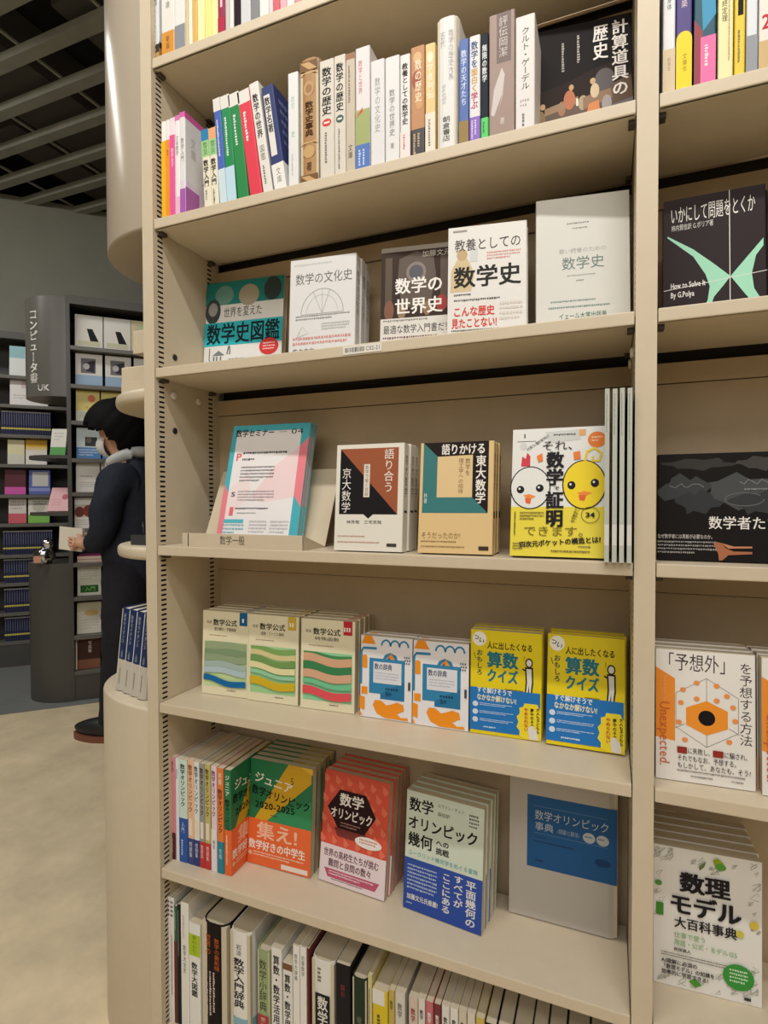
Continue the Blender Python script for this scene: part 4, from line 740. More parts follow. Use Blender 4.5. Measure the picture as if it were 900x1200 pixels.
for a, b, yt, c, tc, bc, lab in ((220.5, 227.6, 891, (232, 190, 150), (150, 56, 30), (46, 66, 130), 'salmon paperback with rust title and navy foot'), (227.6, 234.2, 893, (228, 228, 226), (60, 70, 90), (36, 56, 120), 'white paperback with grey title and navy foot'), (234.2, 240.4, 895, (150, 152, 150), (50, 50, 50), (190, 44, 48), 'grey paperback with red foot'), (240.4, 247.2, 896, (196, 184, 110), (70, 64, 20), (196, 48, 48), 'olive paperback with red foot')):
    hs(lab, a, b, yt, c, [ttl(OT, tc, .15, .85, .04, .5, BOLD), ('r', .2, .56, .8, .72, (236, 220, 200))], band=(.75, bc), bspine=[('v', '問題集', .25, .78, .75, .94, (226, 220, 214))], group='olympiad year books')
hs('pale pink paperback with purple title and white foot', 248, 254.6, 898, (230, 210, 220), [ttl(OT, (110, 50, 110), .15, .85, .04, .48, BOLD), ('r', 0, .6, 1, 1, (232, 228, 230)), ttl('解答', (60, 60, 110), .25, .75, .7, .86)])
hs('orange paperback with teal foot', 255, 262.6, 900, (226, 128, 60), [ttl('本番', W8, .2, .8, .04, .16), ttl(OT, (110, 44, 16), .1, .9, .2, .62, BOLD)], band=(.7, (24, 130, 150)), bspine=[('v', '合格', .25, .76, .75, .92, (200, 226, 230))])
hs('green paperback with orange band standing at the end of the spines', 263.2, 271.4, 902, GN, [ttl('ジュニア', (210, 236, 220), .15, .85, .05, .25, BOLD), ttl(OT, (20, 40, 30), .12, .88, .28, .58, BOLD)], band=(.57, OB), bspine=[('d', .3, .62, .7, .96, 1, (246, 210, 186), True)], side='L', front=JUN, bfront=JB)
face_out('green and orange junior olympiad book facing out on the sixth shelf', 'green and orange olympiad book', .152, .083, z, .148, .212, .0185, 4, 1, GN, copies=5, side='L', front=JUN, band=(.57, OB), bfront=JB)
RD = (214, 86, 66); HEX = (48, 28, 30)
scale_p = []
for j in range(7):
    for i in range(6):
        u, v = .0+.18*i+(.09 if j % 2 else 0), .03+.09*j
        scale_p += [('p', [(u, v), (u+.09, v+.05), (u+.04, v+.09), (u, v+.07)], (228, 116, 90))]
scale_p = [p for p in scale_p if all(a <= 1 for a, b in p[1])]
AKA = scale_p+[('p', [(.08, .33), (.26, .155), (.66, .155), (.82, .33), (.66, .505), (.26, .505)], HEX), ('p', [(.2, .5), (.7, .5), (.62, .57), (.26, .57)], (120, 50, 50)), ('t', '数学', .26, .18, .64, .30, (240, 232, 224), BOLD), ('t', OT[2:], .13, .315, .78, .42, (240, 232, 224), BOLD), ('d', .3, .44, .6, .49, 2, (170, 120, 110)), ('p', blob(.73, .56, .2, .05), (236, 228, 222)), ('d', .6, .535, .86, .585, 2, (200, 90, 80))]
AKB = [('t', '世界の高校生たちが挑む', .06, .70, .9, .775, (110, 66, 80), BOLD), ('t', '難問と良問の数々', .14, .785, .8, .86, (110, 66, 80), BOLD), ('p', [(.08, .875), (.92, .875), (.86, .95), (.14, .95)], (190, 90, 116)), ('d', .16, .89, .84, .935, 2, (240, 214, 222)), ('d', .2, .955, .7, .98, 1, (160, 120, 130))]
face_out('red-orange book with a dark hexagon title plate on the sixth shelf', 'red-orange hexagon book', .316, .090, z, .145, .21, .018, 8, -4, RD, copies=4, side='L', front=AKA, band=(.665, (232, 216, 220)), bfront=AKB)
KB = (30, 70, 160)
KIK = [('t', '数学', .04, .05, .37, .175, K, BOLD), ('t', 'エヴァン・チェン', .42, .05, .76, .085, (60, 66, 66)), ('t', '森田訳', .42, .12, .58, .155, (60, 66, 66)), ('d', .82, .07, .94, .19, 4, (70, 74, 74)), ('t', 'オリンピック', .03, .205, .94, .325, K, BOLD), ('t', '幾何', .04, .345, .37, .47, K, BOLD), ('t', 'への', .41, .35, .58, .405, K, BOLD), ('t', '挑戦', .41, .415, .58, .475, K, BOLD), ('t', 'ユークリッド幾何学をめぐる冒険', .05, .5, .94, .545, (90, 160, 170))]
KIB = [('v', '平面幾何の', .80, .60, .93, .97, (224, 223, 222), BOLD), ('v', 'すべてが', .65, .59, .77, .85, (224, 223, 222), BOLD), ('v', 'ここにある', .50, .60, .62, .93, (224, 223, 222), BOLD), ('d', .05, .62, .44, .84, 7, (170, 186, 216)), ('t', '加藤文元氏推薦!', .05, .865, .46, .915, (224, 223, 222), BOLD), ('d', .05, .94, .16, .96, 1, (200, 210, 226))]
face_out('pale green geometry book with a blue paper band on the sixth shelf', 'geometry book with the blue band', .497, .082, z, .15, .211, .019, 5, -6, (206, 216, 200), copies=3, side='L', front=KIK, band=(.57, KB), bfront=KIB)
JP = (34, 92, 150)
JIT = [('r', .17, .17, .985, .655, JP), ('c', [(.24, .24), (.9, .24)], .003, (120, 160, 200)), ('t', OT, .24, .265, .92, .335, (190, 200, 210)), ('t', '事典', .24, .345, .42, .405, (190, 200, 210)), ('t', '-問題と解法-', .45, .365, .66, .40, (170, 186, 200)), ('e', .74, .385, .055, .034, (190, 196, 200)), ('e', .86, .385, .055, .034, (190, 196, 200)), ('d', .70, .375, .78, .393, 1, JP), ('d', .82, .375, .9, .393, 1, JP), ('c', [(.24, .42), (.9, .425)], .003, (120, 160, 200)), ('d', .24, .445, .36, .46, 1, (22, 58, 100)), ('d', .24, .475, .68, .49, 1, (16, 46, 84)), ('e', .86, .53, .07, .025, (24, 66, 116)), ('d', .25, .6, .36, .62, 1, (16, 46, 84))]
make_book('large grey slipcased dictionary with a blue panel on the sixth shelf', .184, .262, .045, (192, 186, 178), Mface(.681, .141, z, 3, 0, .045), front=JIT, side='R', hard=True)

# ------------------------------------------------------------------ seventh shelf: spines seen from above
def lw(lab, a, b, yt, c, pr, **kw):
    a, b = [q if q > 222 else 197+(q-183)*25.3/39.3 for q in (a, b)]
    spine_out(lab+', lowest shelf in view', a, b, yt, 6, c, pr, ys=kw.pop('ys', .02), w=kw.pop('w', .15), **kw)
DOT = [('r', .15+.4*i, .03+.035*j, .4+.4*i, .048+.035*j, (40, 40, 44)) for i in range(2) for j in range(4)]
lw('white paperback with black square dots, touching the side panel', 183, 189, 1049, (230, 228, 224), DOT+[('d', .3, .3, .7, .9, 1, G5, True)])
lw('white paperback with black square dots, second from the side panel', 189, 195.5, 1052, (230, 228, 224), DOT+[('d', .3, .3, .7, .9, 1, G5, True)])
lw('slim paperback with green head and dark red body', 195.5, 201, 1062, (60, 96, 66), [('r', 0, .3, 1, 1, (110, 40, 44)), ('d', .3, .05, .7, .25, 1, (190, 206, 190), True)])
lw('slim black paperback with pale lettering', 201, 207, 1060, (40, 42, 46), [('d', .3, .05, .7, .5, 1, (150, 160, 160), True)])
lw('white book titled in thin black brush characters', 207.3, 222, 1057, (232, 230, 222), [ttl('数学大全史', (60, 58, 58), .3, .7, .34, .72), ('d', .3, .1, .7, .3, 1, (190, 190, 186), True)])
lw('white book with a lime green block on its spine', 222.3, 235.5, 1081, (232, 232, 226), [('r', 0, .1, 1, .3, (170, 196, 40)), ('v', '早わかり', .3, .11, .7, .28, (80, 100, 20)), ttl('数学大図鑑', K, .22, .78, .36, .68, BOLD)])
lw('wide black hardback with orange and white lettering', 236, 267, 1078, (34, 26, 26), [('v', '数学の最前線', .52, .12, .72, .4, (196, 96, 40)), ('v', '世界の', .2, .1, .4, .28, (196, 96, 40)), ('d', .2, .42, .6, .8, 3, (200, 190, 180), True)], hard=True)
lw('white dictionary with bold title and pale blue foot', 269, 294.5, 1089, (230, 228, 222), [('v', '岩波', .34, .1, .6, .2, K), ttl('数学入門辞典', K, .22, .72, .22, .64, BOLD)], band=(.72, (130, 176, 196)), bspine=[('d', .3, .78, .7, .95, 1, (60, 90, 110), True)], hard=True)
lw('sage green dictionary with a red label', 301, 317, 1112, (150, 166, 120), [ttl('数学小辞典', (40, 50, 30), .22, .78, .08, .55), ('r', .1, .58, .9, .72, (170, 60, 56)), ('v', '第二版', .3, .6, .7, .7, (226, 200, 190))], hard=True)
lw('white handbook with heavy black title', 318.5, 331, 1110, (228, 226, 220), [ttl('算数・数学活用事典', K, .18, .82, .06, .8, BOLD)])
lw('white handbook with brown head and heavy black title', 332, 343.5, 1128, (226, 224, 218), [('r', 0, 0, 1, .06, (120, 84, 56)), ttl('算数・数学用語辞典', K, .18, .82, .1, .84, BOLD)])
lw('slim white volume with thin title, beside the heavy-titled handbooks', 343.8, 351.8, 1108, (232, 230, 224), [ttl('数学大辞典', (70, 68, 66), .25, .75, .06, .5), ('d', .3, .6, .7, .9, 1, G5, True)])
lw('slim white volume with thin title, beside a dark red sliver', 352, 360, 1110, (232, 230, 224), [ttl('初等数学', (70, 68, 66), .25, .75, .06, .5), ('d', .3, .6, .7, .9, 1, G5, True)])
lw('very thin dark red booklet', 360.2, 363.5, 1112, (96, 36, 36), [])
lw('thick white dictionary with a black title block', 364.5, 393, 1122, (226, 224, 218), [('d', .3, .06, .6, .2, 1, G5, True), ('r', .2, .26, .8, .76, (40, 38, 40)), ttl('数学事典', (220, 216, 210), .28, .72, .28, .74, BOLD)], hard=True)
lw('black book with a small dark red title', 394, 411, 1128, (36, 34, 36), [ttl('解析', (140, 50, 50), .35, .65, .15, .35), ('d', .35, .45, .65, .8, 1, (90, 84, 84), True)])
lw('dark green cloth book', 412, 431, 1144, (46, 58, 42), [ttl('幾何', (120, 126, 100), .35, .65, .3, .6)], hard=True)
lw('slim cream book beside the yellow one', 431.3, 436.5, 1143, (206, 196, 140), [('d', .3, .1, .7, .7, 1, K, True)])
lw('yellow book with a white top label', 437, 455, 1158, (216, 190, 40), [('r', 0, 0, .8, .12, W8), ('d', .3, .2, .7, .8, 1, (90, 80, 30), True)])
for a, b, yt, c, tc, lab in ((455.5, 463, 1160, (190, 170, 90), (90, 80, 30), 'mustard paperback with wavy lines'), (463.2, 475, 1162, (210, 206, 196), G5, 'pale grey paperback'), (479, 490, 1168, (206, 190, 176), (150, 40, 40), 'beige paperback with red and black title'), (490.2, 498.5, 1170, (220, 214, 206), (60, 50, 50), 'off-white paperback with dark title'),
                            (499, 508, 1173, (196, 110, 116), W8, 'dusty red paperback'), (508.3, 517, 1176, (120, 50, 56), W8, 'maroon paperback'), (517.5, 527, 1178, (222, 218, 210), K, 'white paperback with black title beside the maroon one'), (527.3, 537, 1181, (226, 222, 214), K, 'white paperback with large grey characters'), (537.3, 547, 1184, (206, 196, 176), K, 'light beige paperback'), (547.3, 557, 1187, (214, 206, 190), K, 'ivory paperback'),
                            (557.5, 568, 1192, (206, 180, 90), K, 'dull yellow paperback'), (568.5, 582, 1198, (40, 42, 48), W8, 'charcoal paperback'), (583, 600, 1203, (110, 100, 90), W8, 'taupe book'), (601, 622, 1209, (96, 106, 104), W8, 'slate green book'), (623, 640, 1215, (150, 140, 120), W8, 'sand coloured book'), (641, 662, 1221, (84, 72, 62), W8, 'dark brown book'), (663, 690, 1229, (70, 64, 58), W8, 'umber book'), (691, 715, 1237, (120, 110, 98), W8, 'stone grey book')):
    lw(lab, a, b, yt, c, [ttl('数学', tc, .25, .75, .08, .24, BOLD), ('d', .3, .3, .7, .8, 1, tc, True)])

# ------------------------------------------------------------------ the bay beyond the upright
R = 1
def rt(lab, a, b, c, pr, **kw): spine_out(lab+', upper shelf beyond the upright', a, b, 0, R, c, pr, h=kw.pop('h', .19), **kw)
rt('white book with a tan foot beside the upright', 776.5, 791.5, (226, 228, 230), [ttl('数学する身体', (80, 90, 100), .3, .7, .1, .62), ('r', 0, .66, 1, 1, (214, 196, 164)), ('v', '新潮社', .36, .72, .64, .9, (150, 130, 100))])
rt('purple book with a bright yellow foot', 792, 811, (78, 66, 130), [ttl('素数の音楽', (200, 180, 200), .3, .7, .1, .58, BOLD), ('e', .5, .62, .5, .06, (244, 214, 40)), ('r', 0, .62, 1, 1, (244, 214, 40)), ('v', '文庫化', .4, .72, .7, .92, (120, 100, 20))])
rt('teal-blue patterned book with a pink foot', 813, 839, (36, 84, 104), [('p', [(.3, .2), (.9, .1), (1, .5), (.4, .6)], (60, 150, 190)), ('p', [(0, .5), (.4, .6), (.3, 1), (0, 1)], (150, 60, 70)), ttl('数学', (150, 210, 230), .45, .85, .2, .5, BOLD), ('r', .3, .64, 1, 1, (232, 116, 172)), ('d', .5, .7, .8, .9, 1, W8, True)])
rt('pale yellow paperback with dark title', 841, 859.5, (236, 230, 176), [ttl('フェルマーの最終定理', (70, 64, 40), .24, .62, .06, .7), ('d', .68, .3, .84, .9, 1, (190, 120, 50), True)])
rt('strong yellow paperback with a black title plate', 860.5, 873.5, (232, 204, 66), [('r', .3, .0, .8, .56, K), ttl('暗号解読', (230, 210, 120), .36, .74, .2, .54), ('d', .3, .66, .7, .95, 1, (120, 100, 30), True)])
rt('silver-grey book with a grey foot', 874.5, 888, (222, 226, 232), [ttl('無限論', (110, 116, 124), .3, .7, .1, .6), ('r', 0, .72, 1, 1, (150, 154, 162))])
rt('white book with a red 2 and tan foot', 889, 905, (232, 226, 216), [('t', '2', .2, .58, .95, .72, (196, 40, 60), BOLD), ('r', 0, .78, 1, 1, (206, 178, 126)), ttl('数学ガール', (90, 60, 60), .3, .7, .1, .5)])
rt('red book beside the one with a red 2', 906, 924, (190, 60, 56), [ttl('群論入門', W8, .3, .7, .1, .5)])
z = SZ[2]; MINT = (160, 220, 190); DKB = (52, 44, 46)
IKA = [('t', 'いかにして問題をとくか', .07, .06, .90, .215, (234, 230, 224)), ('t', '柿内賢信訳 G.ポリア著', .08, .215, .5, .27, (220, 216, 210)), ('p', [(.04, .3), (.3, .44), (.5, .58), (.66, .70), (.6, .76), (.5, .85), (.44, .995), (.36, .995), (.44, .87), (.46, .76), (.42, .66), (.3, .5), (.04, .315)], MINT), ('p', [(.66, .70), (.97, .43), (.97, .49), (.9, .56), (.86, .7), (.88, .82), (.95, .92), (.97, .96), (.9, .96), (.8, .86)], MINT),
       ('c', [(.655, .0), (.655, 1)], .008, (226, 224, 220)), ('c', [(0, .755), (1, .69)], .007, (226, 224, 220)), ('t', 'How to Solve It', .07, .69, .42, .755, (234, 230, 224), BOLD), ('t', 'By G.Polya', .07, .765, .31, .83, (234, 230, 224), BOLD), ('t', '丸善出版', .08, .925, .27, .965, (190, 184, 178))]
for x, where in ((.9215, 'by the upright'), (1.0575, 'second from the upright')):
    face_out('dark book with mint hourglass shape and white cross lines, '+where, 'mint hourglass book '+where, x, .072, z, .132, .186, .02, 5, 0, DKB, copies=1, front=IKA)
z = SZ[3]; SM = (84, 86, 88)
random.seed(11)
smud = [('p', [(max(0, u+a*math.cos(2*math.pi*k/18)*(1+.25*math.sin(5*k+u*40))) if True else 0, v+b*math.sin(2*math.pi*k/18)*(1+.3*math.cos(4*k+v*30))) for k in range(18)], c) for u, v, a, b, c in
        ((.2, .1, .16, .05, (60, 58, 56)), (.5, .1, .1, .06, (70, 68, 66)), (.7, .08, .12, .05, (62, 60, 58)), (.14, .34, .13, .13, (66, 68, 70)), (.42, .36, .2, .14, (72, 74, 76)), (.74, .34, .16, .14, (66, 66, 68)), (.2, .46, .1, .1, (58, 60, 62)), (.5, .46, .14, .1, (60, 62, 64)), (.86, .42, .1, .1, (56, 58, 60)))]
chalk = [('c', [(.06+.02*k+.01*math.sin(k), .3+.02*math.sin(k*1.7)) for k in range(9)], .004, (120, 122, 124)), ('c', [(.4+.02*k, .27+.025*math.sin(k*2.1)) for k in range(14)], .004, (130, 132, 134)), ('c', [(.78+.1*math.cos(k/3), .24+.04*math.sin(k/3)) for k in range(16)], .004, (110, 112, 114)), ('c', [(.42+.09*math.cos(k/3), .43+.06*math.sin(k/3)) for k in range(18)], .004, (106, 108, 110)), ('d', .42, .33, .7, .36, 1, (130, 132, 134))]
SUJ = smud+chalk+[('t', '数学者たちの黒板', .25, .585, .79, .71, (232, 228, 222), .01), ('t', 'なぜ数学者には黒板が必要なのか。', .0, .755, .28, .80, (214, 208, 202)), ('d', .0, .82, .29, .95, 4, (150, 146, 142)),
    ('p', [(.275, .84), (.285, .82), (.31, .83), (.335, .88), (.37, .905), (.455, .905), (.455, .925), (.345, .94), (.315, .99), (.3, .99), (.297, .93)], (170, 106, 76)), ('p', [(.31, .83), (.37, .86), (.455, .857), (.455, .872), (.345, .88)], (196, 134, 100))]
make_book('large black landscape picture book with chalk smudges and white title', .262, .156, .022, (30, 28, 28), Mface(X2+.006, .045, z, 4, 0, .022), front=SUJ, side='L')
z = SZ[4]
hexo = [(.52+.24*math.sin(math.pi*k/3)*1.0, .5+.13*math.cos(math.pi*k/3)) for k in range(6)]
hexb = [(.52+.36*math.sin(math.pi*k/3), .46+.26*math.cos(math.pi*k/3)) for k in range(7)]
YOS = [('p', [(.0, .14), (.2, .22), (.2, .70), (0, .68)], (238, 146, 52)), ('t', '「予想外」', .04, .02, .80, .165, (70, 64, 62)), ('v', 'を予想する方法', .84, .06, .97, .68, (70, 64, 62)), ('c', hexb, .006, (130, 126, 124)), ('c', [(.52, .37), (.52, .2)], .005, (130, 126, 124)), ('c', [(.3, .56), (.2, .6)], .005, (130, 126, 124)), ('c', [(.74, .56), (.84, .6)], .005, (130, 126, 124)), ('c', [(.52, .63), (.52, .72)], .005, (130, 126, 124)), ('p', hexo, (240, 150, 50)), ('e', .52, .5, .085, .058, (32, 28, 30))]
YOS += [('e', u, v, .03, .018, (236, 150, 80)) for u, v in ((.28, .3), (.42, .24), (.62, .25), (.72, .32), (.26, .4), (.78, .4), (.74, .66), (.3, .68), (.42, .36), (.62, .36), (.8, .5), (.24, .55))]
YOS += [('x', 'Unexpected.', .02, .40, .17, .90, (206, 100, 60)), ('x', 'How to expect the', .07, .2, .12, .4, (236, 190, 150)), ('t', '予想に失敗し、予想に騙され、', .22, .735, .95, .785, K), ('r', .22, .735, .32, .785, (150, 50, 40)), ('r', .58, .735, .68, .785, (150, 50, 40)), ('t', 'それでもなお、予想する。', .22, .795, .84, .845, K), ('t', 'もしかして、あなたも、そう?', .22, .85, .95, .90, K), ('d', .22, .91, .92, .93, 1, G5), ('d', .36, .945, .6, .965, 1, G5), ('d', .76, .945, .9, .965, 1, G5)]
for x, where in ((.9125, 'by the upright'), (1.0455, 'second from the upright')):
    face_out('white book with an orange hexagon and black dot, '+where, 'orange hexagon book '+where, x, .034, z, .1275, .189, .024, 3, 3, (234, 230, 224), copies=2, front=YOS, spine=[('v', '予想外を予想する方法', .3, .1, .7, .6, (70, 64, 62)), ('r', 0, .75, 1, 1, (238, 170, 100))])
z = SZ[5]; DG = (176, 176, 164)
random.seed(5)
dood = []
for k in range(46):
    u, v = random.uniform(.03, .96), random.choice([random.uniform(.02, .14), random.uniform(.86, .97), random.uniform(.1, .9)])
    if .14 < v < .85 and .12 < u < .86: u = random.choice([random.uniform(.02, .1), random.uniform(.87, .97)])
    r = random.uniform(.02, .05); n = random.randint(3, 9)
    dood.append(('c', [(min(.99, max(.01, u+r*math.cos(j*2.1+k))), min(.99, max(.01, v+r*.7*math.sin(j*1.7+k)))) for j in range(n)], .006, DG))
SUR = dood+[('r', .03, .41, .1, .50, (66, 140, 50)), ('p', [(.56, .04), (.6, .02), (.66, .05), (.64, .08), (.58, .08)], (150, 170, 40)), ('e', .63, .08, .05, .025, (90, 160, 60)), ('p', [(.43, .1), (.5, .06), (.48, .1), (.44, .13)], (110, 120, 80)), ('e', .05, .27, .035, .02, (90, 150, 70)), ('e', .93, .44, .04, .03, (214, 190, 70)), ('e', .8, .52, .04, .025, (206, 196, 80)), ('p', [(.34, .93), (.4, .9), (.46, .94), (.4, .965)], (80, 150, 50)),
    ('t', '数理', .25, .16, .72, .31, (40, 36, 38), .038), ('t', 'モデル', .15, .32, .82, .475, (40, 36, 38), .038), ('t', '大百科事典', .2, .485, .78, .57, (40, 36, 38), BOLD), ('t', '仕事で使う', .2, .595, .5, .64, (110, 170, 100)), ('t', '用語・公式・モデル125', .2, .65, .78, .695, (110, 170, 100)), ('t', '阿部真人', .2, .71, .36, .735, (60, 58, 58), BOLD), ('d', .08, .755, .7, .79, 2, G5), ('t', 'AI理解に必須の', .08, .80, .42, .835, (50, 46, 46), BOLD), ('t', '「数理モデル」の知識を', .08, .84, .58, .875, (50, 46, 46), BOLD), ('t', '効率的に学習できる!', .08, .88, .52, .915, (50, 46, 46), BOLD),
    ('e', .79, .82, .14, .09, (58, 150, 60)), ('d', .71, .77, .87, .87, 4, (206, 230, 200)), ('r', .84, .945, .9, .965, (60, 60, 60))]
face_out('white encyclopedia with doodles, thick black title and a green disc', 'doodle encyclopedia', .9135, .078, z, .146, .213, .022, 2, 3, (232, 230, 224), copies=4, side='L', front=SUR)

# ------------------------------------------------------------------ the person in the aisle
PF = Vector((-.974, -.178, 0)).normalized(); PL = Vector((-PF.y, PF.x, 0)); P0 = at(157, 868, z=0); P0 = Vector((-1.405, 1.30, 0))
PM = Matrix(((PF.x, PL.x, 0, P0.x), (PF.y, PL.y, 0, P0.y), (0, 0, 1, 0), (0, 0, 0, 1)))
def skin_mesh(name, joints, edges, m, parent, root=0, sub=2, edit=None):
    me = bpy.data.meshes.new(name+'_cage'); me.from_pydata([j[:3] for j in joints], edges, [])
    o = bpy.data.objects.new(name+'_cage', me); COL.objects.link(o)
    sk = o.modifiers.new('skin', 'SKIN'); sk.use_smooth_shade = True
    d = me.skin_vertices[0].data if me.skin_vertices else None
    if d is None:
        bm = bmesh.new(); bm.from_mesh(me); bm.verts.layers.skin.verify(); bm.to_mesh(me); bm.free(); d = me.skin_vertices[0].data
    for i, j in enumerate(joints):
        r = j[3]; d[i].radius = r if isinstance(r, tuple) else (r, r); d[i].use_root = i == root
    sb = o.modifiers.new('sub', 'SUBSURF'); sb.levels = sub; sb.render_levels = sub
    bpy.context.view_layer.update()
    dg = bpy.context.evaluated_depsgraph_get(); nm = bpy.data.meshes.new_from_object(o.evaluated_get(dg))
    bpy.data.objects.remove(o); bpy.data.meshes.remove(me)
    nm.name = name; nm.materials.clear(); nm.materials.append(m)
    for p in nm.polygons: p.use_smooth = True; p.material_index = 0
    if edit:
        for v in nm.vertices: v.co = edit(v.co)
    r = bpy.data.objects.new(name, nm); COL.objects.link(r); r.parent = parent
    return r
SKIN = mat((206, 158, 130), .5, 0, .4); NAVY = mat((38, 42, 54), .75, 0, .2, .25, .08, 40); TRO = mat((36, 36, 42), .8, 0, .2, .2, .08, 50)
ps = thing('person', 'person with black hair and face mask in navy jacket, holding an open book', 'person', PM)
J = [(0, 0, .92, .085), (.0, 0, 1.08, .095), (.01, 0, 1.24, .11), (.02, 0, 1.36, .08), (.055, 0, 1.425, .055), (.085, 0, 1.475, .058), (.115, 0, 1.53, (.085, .078)), (.105, 0, 1.60, (.088, .08)), (.09, 0, 1.645, .06),
     (.0, .15, 1.33, .05), (.02, .20, 1.18, .045), (.025, .21, 1.05, .04), (.10, .18, 1.0, .034), (.185, .13, .985, .027), (.225, .12, .985, (.036, .018)), (.26, .115, .985, (.03, .014)),
     (.0, -.15, 1.33, .05), (.02, -.20, 1.18, .045), (.03, -.21, 1.05, .04), (.12, -.14, 1.0, .034), (.22, -.02, .985, .027), (.26, .0, .985, (.036, .018)), (.295, .01, .985, (.03, .014)),
     (.0, .075, .84, .065), (.02, .095, .48, .06), (.06, .10, .10, .042), (.12, .10, .045, .034), (.22, .10, .035, .03),
     (.0, -.075, .84, .065), (-.0, -.095, .48, .06), (-.06, -.10, .10, .042), (.0, -.10, .045, .034), (.10, -.10, .035, .03), (.192, .0, 1.525, .012)]
Ed = [(0, 1), (1, 2), (2, 3), (3, 4), (4, 5), (5, 6), (6, 7), (7, 8), (3, 9), (9, 10), (10, 11), (11, 12), (12, 13), (13, 14), (14, 15), (3, 16), (16, 17), (17, 18), (18, 19), (19, 20), (20, 21), (21, 22), (0, 23), (23, 24), (24, 25), (25, 26), (26, 27), (0, 28), (28, 29), (29, 30), (30, 31), (31, 32), (6, 33)]
def hand(base, dirn, side, palm_n):
    """finger and thumb chains from the palm end: joints and edges appended to J, Ed"""
    d = Vector(dirn).normalized(); s = Vector(side).normalized(); n = Vector(palm_n).normalized(); i0 = base
    P = Vector(J[i0][:3])
    for k, (off, ln) in enumerate(((-.026, .062), (-.009, .070), (.009, .066), (.025, .052))):
        a = P+s*off+d*.008; b = a+d*ln*.5+n*.006; c = b+d*ln*.5+n*.02; j = len(J)
        J.extend([(a.x, a.y, a.z, .009), (b.x, b.y, b.z, .0085), (c.x, c.y, c.z, .007)]); Ed.extend([(i0, j), (j, j+1), (j+1, j+2)])
    q = Vector(J[i0-1][:3])-s*.026; a = q+d*.02-s*.018+n*.012; b = a+d*.026+n*.014; j = len(J)
    J.extend([(a.x, a.y, a.z, .010), (b.x, b.y, b.z, .008)]); Ed.extend([(i0-1, j), (j, j+1)])
hand(15, (1, -.15, .1), (0, 0, -1), (0, -1, 0)); hand(22, (1, .1, .1), (0, 0, -1), (0, 1, 0))
skin_mesh('body', J, Ed, SKIN, ps)
JK = [(0, 0, .74, .165), (.0, 0, .95, .18), (.005, 0, 1.15, .16), (.01, 0, 1.30, .145), (.04, 0, 1.40, .08),
      (.0, .15, 1.315, .088), (.02, .20, 1.18, .076), (.02, .21, 1.06, .07), (.085, .185, 1.0, .056), (.165, .145, .985, .045),
      (.0, -.155, 1.315, .095), (.02, -.205, 1.18, .088), (.03, -.215, 1.06, .08), (.11, -.15, 1.0, .065), (.215, -.03, .985, .055), (.005, .085, 1.32, .12), (.005, -.085, 1.32, .12)]
def rumple(c):
    return c+Vector((math.sin(c.z*46+c.y*20), math.sin(c.z*38+c.x*26), 0))*.0035
skin_mesh('jacket', JK, [(0, 1), (1, 2), (2, 3), (3, 4), (3, 15), (15, 5), (5, 6), (6, 7), (7, 8), (8, 9), (3, 16), (16, 10), (10, 11), (11, 12), (12, 13), (13, 14)], NAVY, ps, edit=rumple)
skin_mesh('trousers', [(0, 0, 1.02, .12), (0, 0, .86, .135), (.0, .095, .78, .112), (.01, .10, .48, .10), (.05, .105, .13, .085), (.05, .105, .07, .08), (0, -.095, .78, .112), (-.0, -.10, .48, .10), (-.06, -.105, .13, .085), (-.06, -.105, .07, .08)],
          [(0, 1), (1, 2), (2, 3), (3, 4), (4, 5), (1, 6), (6, 7), (7, 8), (8, 9)], TRO, ps, edit=rumple)
for bx, by in ((.06, .10), (-.06, -.10)):
    mb = MB()
    def shoe(d, q): return Vector((q.x, q.y*(1-.25*max(0, -d.x)), max(q.z, -.028) if q.z < 0 else q.z*(1-.45*max(0, d.x))))
    mb.ball((bx+.085, by, .058), (.145, .05, .055), mat((26, 26, 28), .5), 22, shoe); sh_ = mb.build('shoe', ps)
    mb = MB(); pts = [(bx+.085+.149*math.cos(a), by+.053*math.sin(a)*(1-.25*max(0, -math.cos(a)))) for a in [2*math.pi*k/28 for k in range(28)]]
    mb.prism(pts, .001, .031, mat((120, 72, 52), .6)); mb.build('sole', sh_)
HAIR = mat((16, 14, 15), .75, 0, .12, .6, 0, 90)
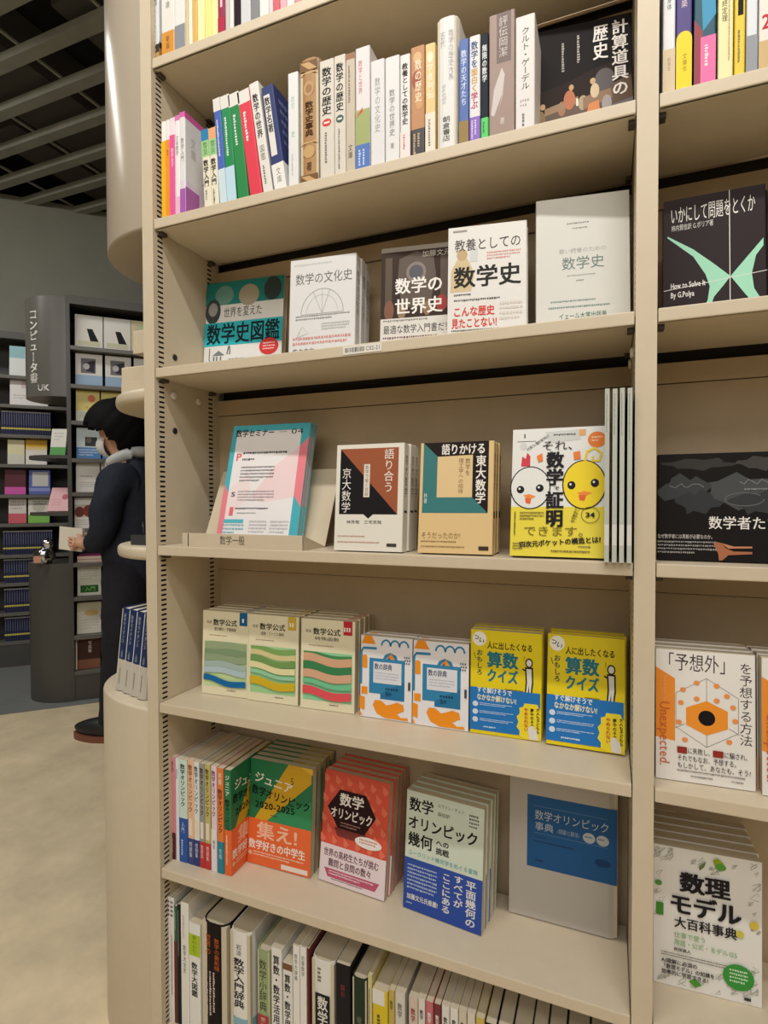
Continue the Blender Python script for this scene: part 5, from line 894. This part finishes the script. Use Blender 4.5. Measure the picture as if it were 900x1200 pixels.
def hmod(d, q):
    k = 1+.035*math.sin(11*d.x+7*d.z)*math.sin(9*d.y+3*d.z)
    return Vector((q.x*k, q.y*k, q.z*k))
def hkeep(q):                                            # hair covers the crown, the back and the temples; face and lower neck stay free
    if q.z < -.125: return False
    if q.x > .05: return q.z > .012
    if q.x > -.03: return q.z > -.022
    if q.x > -.05: return q.z > -.07
    return q.z > -.118
mb = MB(); mb.ball((.100, 0, 1.58), (.132, .115, .122), HAIR, 88, hmod, hkeep)
hr = mb.build('hair', ps); sm = hr.modifiers.new('thickness', 'SOLIDIFY'); sm.thickness = .03; sm.offset = -1
WHT = mat((226, 226, 224), .7)
mb = MB(); mb.ball((.135, 0, 1.487), (.075, .074, .062), WHT, 30, None, lambda q: q.x > -.004); mk = mb.build('face_mask', ps); sm = mk.modifiers.new('thickness', 'SOLIDIFY'); sm.thickness = .003; sm.offset = 1
for s in (1, -1):
    mb = MB(); mb.tube([(.135, s*.075, 1.505), (.11, s*.082, 1.525), (.088, s*.087, 1.54)], .0018, WHT, 6); mb.build('ear_loop', mk)
    mb = MB(); mb.ball((.09, s*.085, 1.53), (.02, .010, .033), SKIN, 14, lambda d, q: q*(1-.2*max(0, -d.z))); mb.build('ear', ps)
    mb = MB(); mb.ball((.166, s*.036, 1.552), (.012, .014, .009), mat((30, 24, 22), .2), 12); mb.build('eye', ps)
GRH = mat((196, 198, 196), .85)
mb = MB(); ring = [(.035+.082*math.cos(a), .085*math.sin(a), 1.415-.035*math.cos(a)) for a in [2*math.pi*k/28 for k in range(29)]]
mb.tube(ring, .030, GRH, 10); mb.build('hood', ps)
# the book in the hands
BMx = PM @ Matrix.Translation((.235, .10, .945)) @ Matrix.Rotation(math.radians(-8), 4, 'Z') @ Matrix.Rotation(math.radians(-4), 4, 'Y')
hb = thing('open_book', 'white open book held low in the hands of the person', 'book', BMx)
mb = MB(); mb.box(0, .0, 0, .155, .004, .118, mat((226, 218, 204), .6), .001); mb.build('cover', hb)
mb = MB(); mb.box(.004, -.016, .003, .15, -.0002, .115, mat((234, 228, 216), .7), .002); mb.build('pages', hb)
